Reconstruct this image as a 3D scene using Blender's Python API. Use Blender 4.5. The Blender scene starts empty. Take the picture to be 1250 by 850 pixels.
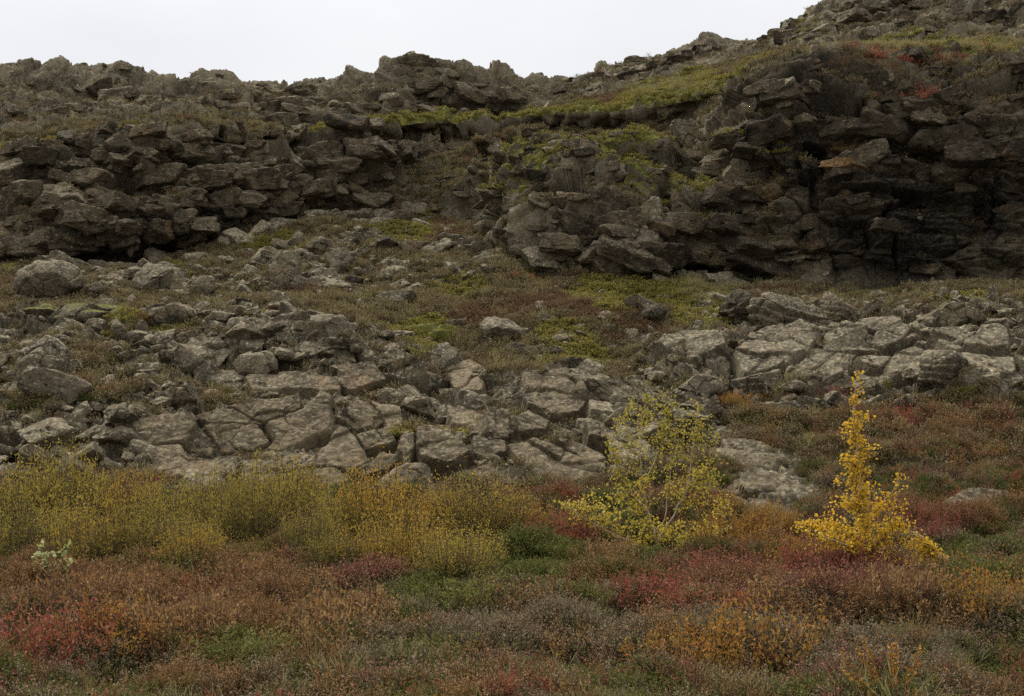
import bpy, math, random
import numpy as np
from concurrent.futures import ThreadPoolExecutor
from mathutils import Vector
from mathutils.bvhtree import BVHTree

random.seed(11)
RNG = np.random.default_rng(11)
SC = bpy.context.scene
COL = SC.collection
F32 = np.float32

# ------------------------------------------------------------------ camera model
CAM_Z = 1.7
FPX = 1509.0                       # focal length in photo pixels (photo is 1250 x 850)
PITCH = math.radians(5.1)
CP, SP = math.cos(PITCH), math.sin(PITCH)


def at(px, py, D):
    """World point that stands at ground distance D along the view ray of a photo pixel."""
    px, py, D = np.broadcast_arrays(np.asarray(px, float), np.asarray(py, float), np.asarray(D, float))
    x = (px - 625.0) / FPX
    y = -(py - 425.0) / FPX
    wy = CP - y * SP
    wz = SP + y * CP
    return np.stack([x / wy * D, D, CAM_Z + wz / wy * D], -1)


def project(P):
    X, Y, Z = P[..., 0], P[..., 1], P[..., 2] - CAM_Z
    d = np.maximum(Y * CP + Z * SP, 0.05)
    v = -Y * SP + Z * CP
    return 625.0 + FPX * X / d, 425.0 - FPX * v / d


def ray(px, py):
    p = at(px, py, 1.0)
    return Vector((float(p[0]), 1.0, float(p[2] - CAM_Z))).normalized()


# ------------------------------------------------------------------ noise toolbox
def _hash(ix, iy, iz, seed):
    with np.errstate(over='ignore'):
        h = (ix.astype(np.uint32) * np.uint32(374761393) + iy.astype(np.uint32) * np.uint32(668265263)
             + iz.astype(np.uint32) * np.uint32(2147483647) + np.uint32((seed * 974634599) & 0xFFFFFFFF))
        h = (h ^ (h >> np.uint32(13))) * np.uint32(1274126177)
        h = (h ^ (h >> np.uint32(16))) * np.uint32(2246822519)
        return h ^ (h >> np.uint32(15))


def _chunks(fn, P, nout):
    n = len(P)
    out = np.zeros((n, nout), F32)
    step = 60000
    rng = [(i, min(n, i + step)) for i in range(0, n, step)]

    def run(ab):
        out[ab[0]:ab[1]] = fn(P[ab[0]:ab[1]])
    with ThreadPoolExecutor(4) as ex:
        list(ex.map(run, rng))
    return out


def _perlin(p, seed):
    i = np.floor(p).astype(np.int64)
    f = (p - i).astype(F32)
    u = f * f * f * (f * (f * 6 - 15) + 10)
    res = None
    tot = np.zeros(len(p), F32)
    for dx in (0, 1):
        wx = u[:, 0] if dx else 1 - u[:, 0]
        for dy in (0, 1):
            wy = u[:, 1] if dy else 1 - u[:, 1]
            for dz in (0, 1):
                wz = u[:, 2] if dz else 1 - u[:, 2]
                h = _hash(i[:, 0] + dx, i[:, 1] + dy, i[:, 2] + dz, seed)
                gx = (h & np.uint32(1023)).astype(F32) / 511.5 - 1
                gy = ((h >> np.uint32(10)) & np.uint32(1023)).astype(F32) / 511.5 - 1
                gz = ((h >> np.uint32(20)) & np.uint32(1023)).astype(F32) / 511.5 - 1
                tot += wx * wy * wz * (gx * (f[:, 0] - dx) + gy * (f[:, 1] - dy) + gz * (f[:, 2] - dz))
    return tot * 1.35


def noise(P, scale, seed=0):
    """Gradient noise about -1..1, features of size `scale` metres."""
    s = np.broadcast_to(np.asarray(scale, float), (3,))
    return _chunks(lambda p: _perlin(p / s + 37.13 * (seed + 1), seed)[:, None], np.asarray(P, float), 1)[:, 0]


def fbm(P, scale, octv=4, seed=0, gain=0.5, ridged=False):
    s = np.broadcast_to(np.asarray(scale, float), (3,))

    def fn(p):
        t = np.zeros(len(p), F32)
        a = 1.0
        q = p / s + 11.7 * (seed + 1)
        for o in range(octv):
            v = _perlin(q * (2.03 ** o), seed + 17 * o)
            if ridged:
                v = 1 - 2 * np.abs(v)
            t += a * v
            a *= gain
        return t[:, None]
    return _chunks(fn, np.asarray(P, float), 1)[:, 0]


def voronoi(P, scale, seed=0, jit=0.9):
    """F1, F2-F1, offset vector from the cell point (metres), three random numbers of the cell."""
    s = np.broadcast_to(np.asarray(scale, float), (3,))

    def fn(p):
        q = p / s + 5.31 * (seed + 1)
        i = np.floor(q).astype(np.int64)
        n = len(q)
        f1 = np.full(n, 9.0, F32)
        f2 = np.full(n, 9.0, F32)
        off = np.zeros((n, 3), F32)
        hid = np.zeros(n, np.uint32)
        fr = (q - i).astype(F32)
        for dx in (-1, 0, 1):
            for dy in (-1, 0, 1):
                for dz in (-1, 0, 1):
                    h = _hash(i[:, 0] + dx, i[:, 1] + dy, i[:, 2] + dz, seed + 101)
                    jx = (h & np.uint32(1023)).astype(F32) / 1023
                    jy = ((h >> np.uint32(10)) & np.uint32(1023)).astype(F32) / 1023
                    jz = ((h >> np.uint32(20)) & np.uint32(1023)).astype(F32) / 1023
                    vx = fr[:, 0] - (dx + .5 + (jx - .5) * jit)
                    vy = fr[:, 1] - (dy + .5 + (jy - .5) * jit)
                    vz = fr[:, 2] - (dz + .5 + (jz - .5) * jit)
                    d = vx * vx + vy * vy + vz * vz
                    c = d < f1
                    f2 = np.where(c, f1, np.minimum(f2, d))
                    f1 = np.where(c, d, f1)
                    off[c, 0] = vx[c]
                    off[c, 1] = vy[c]
                    off[c, 2] = vz[c]
                    hid[c] = h[c]
        h2 = _hash(hid.astype(np.int64), hid.astype(np.int64) * 3, hid.astype(np.int64) * 7, seed + 5)
        r = np.stack([(h2 & np.uint32(1023)), ((h2 >> np.uint32(10)) & np.uint32(1023)),
                      ((h2 >> np.uint32(20)) & np.uint32(1023))], 1).astype(F32) / 1023
        f1 = np.sqrt(f1)
        f2 = np.sqrt(f2)
        return np.concatenate([f1[:, None], (f2 - f1)[:, None], off * s.astype(F32), r], 1)
    o = _chunks(fn, np.asarray(P, float), 8)
    return o[:, 0], o[:, 1], o[:, 2:5], o[:, 5:8]


def sstep(a, b, x):
    t = np.clip((x - a) / (b - a), 0, 1)
    return t * t * (3 - 2 * t)


def facets(P, scale, seed, amp, tilt, crack, warp=None):
    """Broken-rock relief: every cell gets its own height and its own tilted plane, joints between cells are cut in."""
    Q = P if warp is None else P + warp
    f1, df, off, r = voronoi(Q, scale, seed)
    t = (r[:, [1, 2, 0]] - .5) * 2
    h = amp * (r[:, 0] - .5) * 2 + tilt * (off * t).sum(1)
    return h - crack * (1 - sstep(0.0, 0.09, df)), df, r


# ------------------------------------------------------------------ mesh helpers
def new_mesh(name, V, Fq, smooth=True, mat=None):
    """Mesh from a vertex array and an (n,3|4) face array."""
    V = np.ascontiguousarray(V, F32)
    Fq = np.ascontiguousarray(Fq, np.int32)
    k = Fq.shape[1]
    me = bpy.data.meshes.new(name)
    me.vertices.add(len(V))
    me.vertices.foreach_set('co', V.ravel())
    me.loops.add(Fq.size)
    me.loops.foreach_set('vertex_index', Fq.ravel())
    me.polygons.add(len(Fq))
    me.polygons.foreach_set('loop_start', np.arange(0, Fq.size, k, dtype=np.int32))
    if smooth:
        me.polygons.foreach_set('use_smooth', np.ones(len(Fq), bool))
    else:
        me.polygons.foreach_set('use_smooth', np.zeros(len(Fq), bool))
    me.update(calc_edges=True)
    if mat:
        me.materials.append(mat)
    return me


def fattr(me, name, vals):
    a = me.attributes.new(name, 'FLOAT', 'POINT')
    a.data.foreach_set('value', np.ascontiguousarray(vals, F32))


def tag(o, label=None, cat=None, group=None, kind=None):
    if label:
        o['label'] = label
    if cat:
        o['category'] = cat
    if group:
        o['group'] = group
    if kind:
        o['kind'] = kind
    return o


def link(name, me, parent=None, loc=None):
    o = bpy.data.objects.new(name, me)
    COL.objects.link(o)
    if parent:
        o.parent = parent
    if loc is not None:
        o.location = loc
    return o


# ------------------------------------------------------------------ materials
class NT:
    def __init__(self, name):
        self.m = bpy.data.materials.new(name)
        self.m.use_nodes = True
        self.t = self.m.node_tree
        self.t.nodes.clear()
        self.out = self.n('ShaderNodeOutputMaterial')

    def n(self, typ, **kw):
        nd = self.t.nodes.new(typ)
        for k, v in kw.items():
            setattr(nd, k, v)
        return nd

    def l(self, a, b):
        self.t.links.new(a, b)

    def put(self, v, sock):
        if hasattr(v, 'is_output'):
            self.l(v, sock)
        elif isinstance(v, (tuple, list)):
            sock.default_value = (*v, 1.0) if len(v) == 3 and len(sock.default_value) == 4 else v
        else:
            sock.default_value = v

    def math(self, op, a, b=0.0, c=None, clamp=False):
        nd = self.n('ShaderNodeMath', operation=op, use_clamp=clamp)
        self.put(a, nd.inputs[0])
        self.put(b, nd.inputs[1])
        if c is not None:
            self.put(c, nd.inputs[2])
        return nd.outputs[0]

    def ramp(self, v, a, b, lo=0.0, hi=1.0):
        nd = self.n('ShaderNodeMapRange', interpolation_type='SMOOTHSTEP')
        self.put(v, nd.inputs[0])
        for i, x in enumerate((a, b, lo, hi)):
            nd.inputs[i + 1].default_value = x
        return nd.outputs[0]

    def mix(self, f, a, b, blend='MIX'):
        nd = self.n('ShaderNodeMix', data_type='RGBA', blend_type=blend)
        self.put(f, nd.inputs[0])
        self.put(a, nd.inputs[6])
        self.put(b, nd.inputs[7])
        return nd.outputs[2]

    def attr(self, name, typ='GEOMETRY'):
        nd = self.n('ShaderNodeAttribute', attribute_type=typ, attribute_name=name)
        return nd.outputs['Fac']

    def noise(self, co, scale, detail=4.0, rough=0.55, dist=0.0):
        nd = self.n('ShaderNodeTexNoise')
        self.l(co, nd.inputs['Vector'])
        nd.inputs['Scale'].default_value = scale
        nd.inputs['Detail'].default_value = detail
        nd.inputs['Roughness'].default_value = rough
        nd.inputs['Distortion'].default_value = dist
        return nd.outputs['Fac']

    def voro(self, co, scale, feat='F1'):
        nd = self.n('ShaderNodeTexVoronoi', feature=feat)
        self.l(co, nd.inputs['Vector'])
        nd.inputs['Scale'].default_value = scale
        return nd

    def bsdf(self, col, rough=0.9, spec=0.15, normal=None):
        b = self.n('ShaderNodeBsdfPrincipled')
        self.put(col, b.inputs['Base Color'])
        self.put(rough, b.inputs['Roughness'])
        b.inputs['Specular IOR Level'].default_value = spec
        if normal is not None:
            self.l(normal, b.inputs['Normal'])
        return b


def rock_shader(name, use_attr=True, tint=(1, 1, 1), lichen=1.0, moss_top=0.0):
    """Lichen-crusted basalt, with moss and heath taking over where the plant-cover attribute says so."""
    s = NT(name)
    geo = s.n('ShaderNodeNewGeometry')
    P = geo.outputs['Position']
    if not use_attr:
        oi = s.n('ShaderNodeObjectInfo')
        ad = s.n('ShaderNodeVectorMath', operation='ADD')
        sc = s.n('ShaderNodeVectorMath', operation='SCALE')
        s.l(oi.outputs['Location'], sc.inputs[0])
        sc.inputs[3].default_value = 0.37
        s.l(P, ad.inputs[0])
        s.l(sc.outputs[0], ad.inputs[1])
        P = ad.outputs[0]
    sep = s.n('ShaderNodeSeparateXYZ')
    s.l(geo.outputs['Normal'], sep.inputs[0])
    up = sep.outputs[2]
    n1 = s.noise(P, 0.55, 6, 0.6)
    n2 = s.noise(P, 3.2, 8, 0.65)
    n3 = s.noise(P, 14.0, 8, 0.7)
    n4 = s.noise(P, 46.0, 5, 0.7)
    T = lambda c: tuple(c[i] * tint[i] for i in range(3))
    c = s.mix(s.ramp(n2, .28, .76), T((.040, .033, .021)), T((.180, .146, .092)))
    c = s.mix(s.ramp(n1, .42, .62), c, s.mix(.5, c, T((.222, .182, .116))))
    # rusty weathering
    nr = s.noise(P, 1.3, 5, 0.6, 0.6)
    c = s.mix(s.math('MULTIPLY', s.ramp(nr, .56, .70), .55), c, (.20, .125, .065))
    # pits
    c = s.mix(s.math('MULTIPLY', s.ramp(n3, .50, .34), .75), c, (.030, .026, .020))
    if use_attr:
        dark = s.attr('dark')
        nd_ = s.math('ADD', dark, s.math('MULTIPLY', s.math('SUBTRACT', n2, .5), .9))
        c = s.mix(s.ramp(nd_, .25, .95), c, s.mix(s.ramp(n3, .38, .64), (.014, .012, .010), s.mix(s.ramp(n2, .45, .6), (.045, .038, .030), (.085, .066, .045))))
        rust = s.attr('rust')
        nr2 = s.math('ADD', rust, s.math('MULTIPLY', s.math('SUBTRACT', n2, .5), .8))
        c = s.mix(s.math('MULTIPLY', s.ramp(nr2, .40, .8), .8), c, s.mix(n3, (.10, .055, .022), (.25, .155, .06)))
    # crustose lichen: pale grey flecks, thicker on faces that see the sky
    v = s.voro(P, 11.0)
    fl = s.math('SUBTRACT', s.math('MULTIPLY', n3, 1.15), v.outputs['Distance'])
    upb = s.ramp(up, -.2, .9, 0.0, .17)
    if use_attr:
        upb = s.math('MULTIPLY', upb, s.math('SUBTRACT', 1.0, s.math('MULTIPLY', s.attr('dark'), .8)))
    lf = s.ramp(s.math('ADD', fl, upb), .30, .46)
    if use_attr:
        lf = s.math('MULTIPLY', lf, s.ramp(s.attr('dark'), .05, .5, 1.0, 0.0))
    c = s.mix(s.math('MULTIPLY', lf, .5 * lichen), c, s.mix(n2, (.25, .215, .140), (.40, .36, .25)))
    v3 = s.voro(P, 21.0)
    sp = s.math('MULTIPLY', s.ramp(v3.outputs['Distance'], .26, .15), s.ramp(n4, .46, .60))
    if use_attr:
        sp = s.math('MULTIPLY', sp, s.ramp(s.attr('dark'), .1, .5, 1.0, .15))
    c = s.mix(s.math('MULTIPLY', sp, .75 * lichen), c, (.50, .46, .34))
    v2 = s.voro(P, 5.5)
    wl = s.math('MULTIPLY', s.ramp(v2.outputs['Distance'], .17, .10), s.ramp(n2, .54, .62))
    if use_attr:
        wl = s.math('MULTIPLY', wl, s.ramp(s.attr('dark'), .1, .4, 1.0, 0.0))
    c = s.mix(s.math('MULTIPLY', wl, .8 * lichen), c, (.54, .50, .39))
    bump_h = s.math('ADD', s.math('MULTIPLY', n3, 1.0), s.math('MULTIPLY', n4, .35))
    if use_attr or moss_top > 0:
        if use_attr:
            veg = s.attr('veg')
            moss = s.attr('moss')
        else:
            veg = s.ramp(up, .55, .95, 0.0, moss_top)
            moss = veg
        vv = s.math('ADD', veg, s.math('ADD', s.math('MULTIPLY', s.math('SUBTRACT', n2, .5), 1.3),
                                       s.math('MULTIPLY', s.math('SUBTRACT', n3, .5), .8)))
        vv = s.math('ADD', vv, s.ramp(up, .1, .8, -.45, .10))
        vm = s.ramp(vv, .42, .60)
        nh = s.noise(P, 1.7, 6, .65)
        nh2 = s.noise(P, 7.0, 6, .7)
        heath = s.mix(s.ramp(nh, .38, .62), (.092, .074, .030), (.092, .090, .027))
        heath = s.mix(s.math('MULTIPLY', s.ramp(s.noise(P, .9, 5, .6), .52, .64), .75), heath, (.13, .058, .028))
        heath = s.mix(s.ramp(nh2, .56, .38), heath, (.026, .021, .011))
        heath = s.mix(s.math('MULTIPLY', s.ramp(nh2, .60, .72), .7), heath, (.21, .17, .085))
        mossc = s.mix(s.ramp(nh2, .35, .65), (.062, .066, .013), (.165, .158, .030))
        mossc = s.mix(s.math('MULTIPLY', s.ramp(nh, .55, .7), .5), mossc, (.25, .235, .105))
        green = s.mix(s.ramp(s.math('ADD', moss, s.math('MULTIPLY', s.math('SUBTRACT', nh, .5), 1.2)), .35, .65), heath, mossc)
        c = s.mix(vm, c, green)
        nv = s.noise(P, 30.0, 6, .75)
        bump_h = s.math('ADD', bump_h, s.math('MULTIPLY', vm, s.math('MULTIPLY', nv, 1.2)))
    b = s.n('ShaderNodeBump')
    b.inputs['Strength'].default_value = 1.0
    b.inputs['Distance'].default_value = 0.05
    s.l(bump_h, b.inputs['Height'])
    s.l(s.bsdf(c, .95, .12, b.outputs[0]).outputs[0], s.out.inputs[0])
    return s.m


def leaf_shader(name, cols, trans=0.25, own=.25):
    """Leaf colour picked per leaf (attribute 'hue') and per plant."""
    s = NT(name)
    h = s.attr('hue')
    oi = s.n('ShaderNodeObjectInfo')
    h2 = s.math('ADD', s.math('MULTIPLY', h, 1 - own), s.math('MULTIPLY', oi.outputs['Random'], own))
    cr = s.n('ShaderNodeValToRGB')
    s.l(h2, cr.inputs[0])
    el = cr.color_ramp.elements
    while len(el) < len(cols):
        el.new(0.5)
    for i, cc in enumerate(cols):
        el[i].position = i / (len(cols) - 1)
        el[i].color = (*cc, 1)
    d = s.bsdf(cr.outputs[0], .7, .2)
    t = s.n('ShaderNodeBsdfTranslucent')
    s.l(cr.outputs[0], t.inputs[0])
    mx = s.n('ShaderNodeMixShader')
    mx.inputs[0].default_value = trans
    s.l(d.outputs[0], mx.inputs[1])
    s.l(t.outputs[0], mx.inputs[2])
    s.l(mx.outputs[0], s.out.inputs[0])
    return s.m


def bark_shader(name, a, b):
    s = NT(name)
    geo = s.n('ShaderNodeNewGeometry')
    n = s.noise(geo.outputs['Position'], 40, 5, .6)
    s.l(s.bsdf(s.mix(n, a, b), .8, .2).outputs[0], s.out.inputs[0])
    return s.m


M_TERRAIN = rock_shader('weathered_lava_and_heath')
M_ROCK = rock_shader('lichen_covered_lava', False)
M_ROCKMOSS = rock_shader('moss_topped_lava', False, moss_top=.75)
M_PLATE = rock_shader('tan_lava_plate', False, (.96, .91, .84), .6)
M_OCHRE = rock_shader('ochre_stained_lava', False, (1.0, .70, .40), .25)
M_CLIFFROCK = rock_shader('dark_cliff_lava', False, (.66, .63, .60), .65)
M_BLACKROCK = rock_shader('black_cliff_lava', False, (.36, .335, .32), .30)
M_DARKROCK = rock_shader('dark_lava', False, (.45, .45, .46), .35)

# ------------------------------------------------------------------ terrain: lofted feature lines
ROWS = [
    ('ground', [(0, 850, 9.0)]),
    ('ground', [(0, 770, 10.8)]),
    ('ground', [(0, 715, 12.8)]),
    ('ground', [(0, 665, 15.0)]),
    ('ground', [(0, 620, 17.0), (800, 620, 17.0), (900, 602, 17.4), (1225, 602, 17.4)]),
    ('slope', [(25, 588, 18.5), (450, 598, 18.3), (740, 592, 18.4), (870, 548, 19.5), (1225, 552, 19.5)]),
    ('slope', [(25, 520, 21), (300, 512, 20.5), (450, 522, 20.3), (600, 522, 20.3), (740, 524, 20.8), (870, 503, 21.5),
               (1050, 495, 21.5), (1225, 495, 21.5)]),
    ('slope', [(25, 455, 24), (150, 460, 24), (300, 440, 23.5), (450, 450, 23), (540, 467, 22.8), (600, 494, 21.8),
               (740, 497, 22.3), (800, 470, 23.5), (870, 448, 23.2), (950, 440, 23.4), (1050, 438, 23.5), (1225, 436, 23.7)]),
    ('slope', [(25, 380, 28), (120, 385, 28), (230, 385, 27.5), (330, 368, 27), (400, 375, 26.5), (450, 392, 26),
               (540, 425, 25), (600, 464, 23), (700, 464, 23.5), (760, 470, 24.5), (830, 412, 26), (900, 402, 26),
               (960, 397, 25.5), (1050, 390, 25.5), (1225, 372, 26)]),
    ('bowl', [(25, 373, 30.5), (230, 379, 30.5), (330, 373, 30), (450, 392, 29), (540, 420, 28), (600, 452, 25),
              (700, 452, 25.5), (760, 452, 26.5), (830, 409, 28), (900, 394, 28.5), (960, 387, 28), (1050, 384, 28),
              (1225, 367, 28)]),
    ('bowl', [(25, 350, 34), (230, 345, 34.5), (330, 335, 35), (450, 340, 34), (540, 360, 33), (600, 390, 30),
              (700, 390, 29.5), (780, 385, 30), (850, 372, 31), (950, 364, 30.5), (1060, 364, 30), (1225, 352, 29.5)]),
    ('cliff', [(25, 328, 38), (130, 331, 38), (200, 316, 39), (300, 292, 40.5), (400, 266, 42), (500, 250, 43),
               (600, 268, 41), (640, 308, 36.5), (700, 323, 35.5), (780, 332, 35), (845, 334, 35), (870, 348, 34.5),
               (950, 346, 33.5), (1060, 354, 32.5), (1150, 348, 32), (1225, 340, 31.5)]),
    ('cliff', [(25, 320, 38.9), (130, 322, 38.9), (200, 308, 40), (300, 285, 41.5), (400, 258, 43), (500, 243, 43.6),
               (600, 260, 41.6), (640, 301, 37.5), (700, 315, 36.9), (780, 324, 36.4), (845, 327, 36.2), (870, 340, 34.9),
               (950, 338, 34), (1060, 335, 33.3), (1150, 335, 33), (1225, 330, 32.5)]),
    ('cliff', [(25, 300, 38.2), (130, 300, 37.8), (200, 290, 38.6), (300, 262, 40.3), (400, 238, 42), (500, 225, 44),
               (600, 236, 42.5), (640, 288, 36.2), (700, 302, 35.2), (780, 310, 34.6), (845, 314, 34.6), (870, 318, 34.3),
               (950, 300, 33.6), (1060, 310, 33.2), (1150, 315, 33), (1225, 310, 32.5)]),
    ('cliff', [(25, 245, 39.2), (130, 240, 38.6), (200, 230, 39.2), (300, 215, 41), (400, 205, 42.6), (500, 195, 45),
               (600, 200, 45.5), (640, 240, 37.2), (700, 250, 36.2), (780, 255, 35.7), (845, 258, 35.4), (870, 255, 35),
               (950, 225, 34), (1060, 215, 33.2), (1150, 215, 32.9), (1225, 215, 32.4)]),
    ('cliff', [(25, 212, 40.5), (130, 194, 39.5), (200, 188, 39.8), (300, 188, 41.5), (400, 184, 43.2), (500, 174, 46.4),
               (600, 174, 48.2), (640, 206, 39.5), (700, 198, 39), (770, 194, 38.5), (840, 203, 37.5), (870, 185, 36),
               (950, 140, 34), (1060, 130, 33.2), (1150, 130, 32.8), (1225, 130, 32.2)]),
    ('cliff', [(25, 194, 41.3), (100, 182, 40.4), (200, 175, 40.5), (330, 175, 42.7), (420, 176, 44.9), (500, 172, 48.7),
               (600, 166, 50.4), (680, 160, 48.8), (750, 157, 46.8), (800, 152, 44.4), (850, 136, 40.4), (900, 118, 36.4),
               (940, 100, 34.9), (1000, 86, 34.5), (1100, 84, 34.1), (1225, 76, 33.6)]),
    ('cliff', [(25, 190, 41.5), (100, 176, 40.5), (200, 168, 40.5), (330, 165, 42.0), (420, 162, 43.6), (500, 151, 46.2),
               (600, 147, 48.1), (680, 140, 46.6), (750, 138, 44.7), (800, 133, 42.4), (850, 118, 39.1), (900, 104, 36.5),
               (940, 86, 35), (1000, 74, 34.8), (1100, 72, 34.5), (1225, 62, 34)]),
    ('upland', [(25, 186, 45), (100, 170, 45), (200, 160, 45), (330, 161, 46.5), (420, 161, 48), (500, 152, 51),
                (600, 149, 52), (680, 138, 50), (750, 131, 49), (800, 121, 47), (850, 106, 44), (900, 92, 42),
                (940, 79, 40), (1000, 66, 39), (1100, 62, 38.5), (1225, 55, 38)]),
    ('ridge', [(25, 170, 48), (100, 155, 48.5), (200, 145, 49), (300, 140, 50), (350, 165, 50.5), (420, 165, 51.5),
               (500, 161, 54), (620, 150, 55), (680, 128, 55), (750, 112, 55), (800, 105, 53), (850, 92, 52), (940, 69, 48),
               (1000, 62, 43), (1100, 59, 42), (1225, 54, 41)]),
    ('ridge', [(25, 115, 51), (130, 120, 52), (230, 125, 53), (310, 122, 54), (350, 130, 53), (420, 125, 53.5), (500, 112, 55),
               (560, 115, 55.5), (620, 120, 56.5), (680, 112, 58), (740, 98, 60), (800, 82, 60), (860, 70, 58), (940, 56, 55),
               (980, 40, 49), (1100, 15, 46), (1225, 10, 45)]),
    ('ridge', [(-100, 82, 55), (25, 82, 55), (60, 81, 55), (110, 84, 55.5), (130, 85, 56), (150, 82, 56), (190, 94, 57),
               (260, 93, 57), (285, 97, 57.5), (300, 106, 58), (345, 109, 59), (410, 102, 57), (440, 92, 56.5), (470, 78, 56.5),
               (500, 72, 57), (560, 79, 57.5), (620, 88, 58.5), (635, 97, 59), (665, 97, 60), (690, 103, 62), (703, 105, 63),
               (740, 84, 64), (800, 63, 64), (860, 52, 62), (925, 51, 61), (950, 48, 59), (975, 26, 54), (1010, 2, 52),
               (1100, -25, 50), (1225, -35, 50)]),
]
DENS = [48, 70, 52, 48, 44, 40, 62, 62, 74, 20, 46, 40, 12, 30, 66, 60, 22, 16, 22, 22, 44, 44, 20, 12]


def build_terrain():
    cols = np.concatenate([np.linspace(-900, -12, 170, endpoint=False), np.linspace(-12, 1262, 1090, endpoint=False),
                           np.linspace(1262, 2150, 170)])
    pts = []
    # just in front of the camera: level ground
    p0 = np.stack([(cols - 625) / FPX * 3.0, np.full(len(cols), 2.2), np.full(len(cols), -0.05)], -1)
    pts.append(p0)
    for nm, cps in ROWS:
        a = np.array(cps, float)
        py = np.interp(cols, a[:, 0], a[:, 1])
        D = np.interp(cols, a[:, 0], a[:, 2])
        k = np.ones(61)
        k = np.hanning(47)
        k /= k.sum()
        pad = 23
        if nm != 'ridge' or True:
            kk = k if nm != 'ridge' else np.hanning(11) / np.hanning(11).sum()
            pd = len(kk) // 2
            py = np.convolve(np.pad(py, pd, mode='edge'), kk, 'valid')
            D = np.convolve(np.pad(D, pad, mode='edge'), k, 'valid')
        pts.append(at(cols, py, D))
    last = pts[-1]
    b1 = last.copy()
    b1[:, 1] += 5
    b1[:, 0] *= 1.08
    b1[:, 2] -= 2.0
    b2 = b1.copy()
    b2[:, 1] += 40
    b2[:, 0] *= 1.5
    b2[:, 2] = -0.8
    pts += [b1, b2]
    pts = np.array(pts)
    rows, seg = [], []
    names = [r[0] for r in ROWS]
    for i in range(len(pts) - 1):
        n = int(DENS[i] * 1.2)
        t = np.linspace(0, 1, n, endpoint=False)[:, None, None]
        rows.append(pts[i][None] * (1 - t) + pts[i + 1][None] * t)
        seg += [i + u for u in np.linspace(0, 1, n, endpoint=False)]
    rows.append(pts[-1][None])
    seg.append(len(pts) - 1)
    G = np.concatenate(rows)
    seg = np.array(seg)
    k = np.array([1, 3, 5, 6, 5, 3, 1], float)
    k /= k.sum()
    Gp = np.pad(G, ((3, 3), (0, 0), (0, 0)), mode='edge')
    G = sum(k[j] * Gp[j:j + len(G)] for j in range(7))
    return G, seg, cols


G, SEG, COLS = build_terrain()
NR, NC = G.shape[:2]


def grid_normals(G):
    du = np.gradient(G, axis=1)
    dv = np.gradient(G, axis=0)
    n = np.cross(du, dv)
    n /= np.linalg.norm(n, axis=-1, keepdims=True) + 1e-9
    return n


def box_blur(A, r):
    for ax in (0, 1):
        k = np.ones(2 * r + 1) / (2 * r + 1)
        pw = [(0, 0)] * A.ndim
        pw[ax] = (r + 1, r)
        c = np.cumsum(np.pad(A, pw, mode='edge'), axis=ax)
        sl1 = [slice(None)] * A.ndim
        sl0 = [slice(None)] * A.ndim
        sl1[ax] = slice(2 * r + 1, None)
        sl0[ax] = slice(0, -(2 * r + 1))
        A = (c[tuple(sl1)] - c[tuple(sl0)]) / (2 * r + 1)
    return A


N0 = box_blur(grid_normals(G), 9)
N0 /= np.linalg.norm(N0, axis=-1, keepdims=True) + 1e-9
P = G.reshape(-1, 3)
NB = N0.reshape(-1, 3)
PX, PY = project(P)
SEGV = np.repeat(SEG, NC)
wob = np.stack([fbm(P, 1.6, 3, 71), fbm(P, 1.6, 3, 72)], 1)
WX = PX + wob[:, 0] * 15
WY = PY + wob[:, 1] * 9


def blob(cx, cy, rx, ry, rot=0.0, soft=.45, s0=-1, s1=99):
    c, s = math.cos(math.radians(rot)), math.sin(math.radians(rot))
    dx, dy = WX - cx, WY - cy
    u = (dx * c + dy * s) / rx
    v = (-dx * s + dy * c) / ry
    d = np.sqrt(u * u + v * v)
    m = 1 - sstep(1 - soft, 1 + soft, d)
    if s0 > -1 or s1 < 99:
        m = m * ((SEGV >= s0) & (SEGV <= s1))
    return m


def blobs(lst, **k):
    m = np.zeros(len(P))
    for b in lst:
        m = np.maximum(m, blob(*b, **k))
    return m


# row numbers of the feature lines (0 = in front of the camera)
S_SLOPE, S_CREST, S_FOOT, S_RIM, S_RIDGE, S_SKY = 6, 9, 12, 18, 20, 22
ground = 1 - sstep(5.35, 6.0, SEGV + wob[:, 0] * .35 - 1.25 * sstep(830, 900, PX))
cliff = sstep(11.9, 12.6, SEGV) * (1 - sstep(17.8, 18.4, SEGV))
ridge = sstep(19.5, 20.2, SEGV)
upland = sstep(17.8, 18.4, SEGV) * (1 - ridge)
bowl = sstep(8.8, 9.4, SEGV) * (1 - sstep(11.6, 12.2, SEGV))
slope = np.clip(1 - ground - cliff - ridge - upland - bowl, 0, 1)

mound = blobs([(735, 262, 115, 72), (660, 262, 50, 45)], s0=11.9, s1=17.0)
draw = blobs([(560, 215, 90, 45, -20), (650, 185, 110, 28, -8), (790, 185, 60, 30)], s0=11.5, s1=17.2)   # vegetated slope between the cliffs
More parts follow.
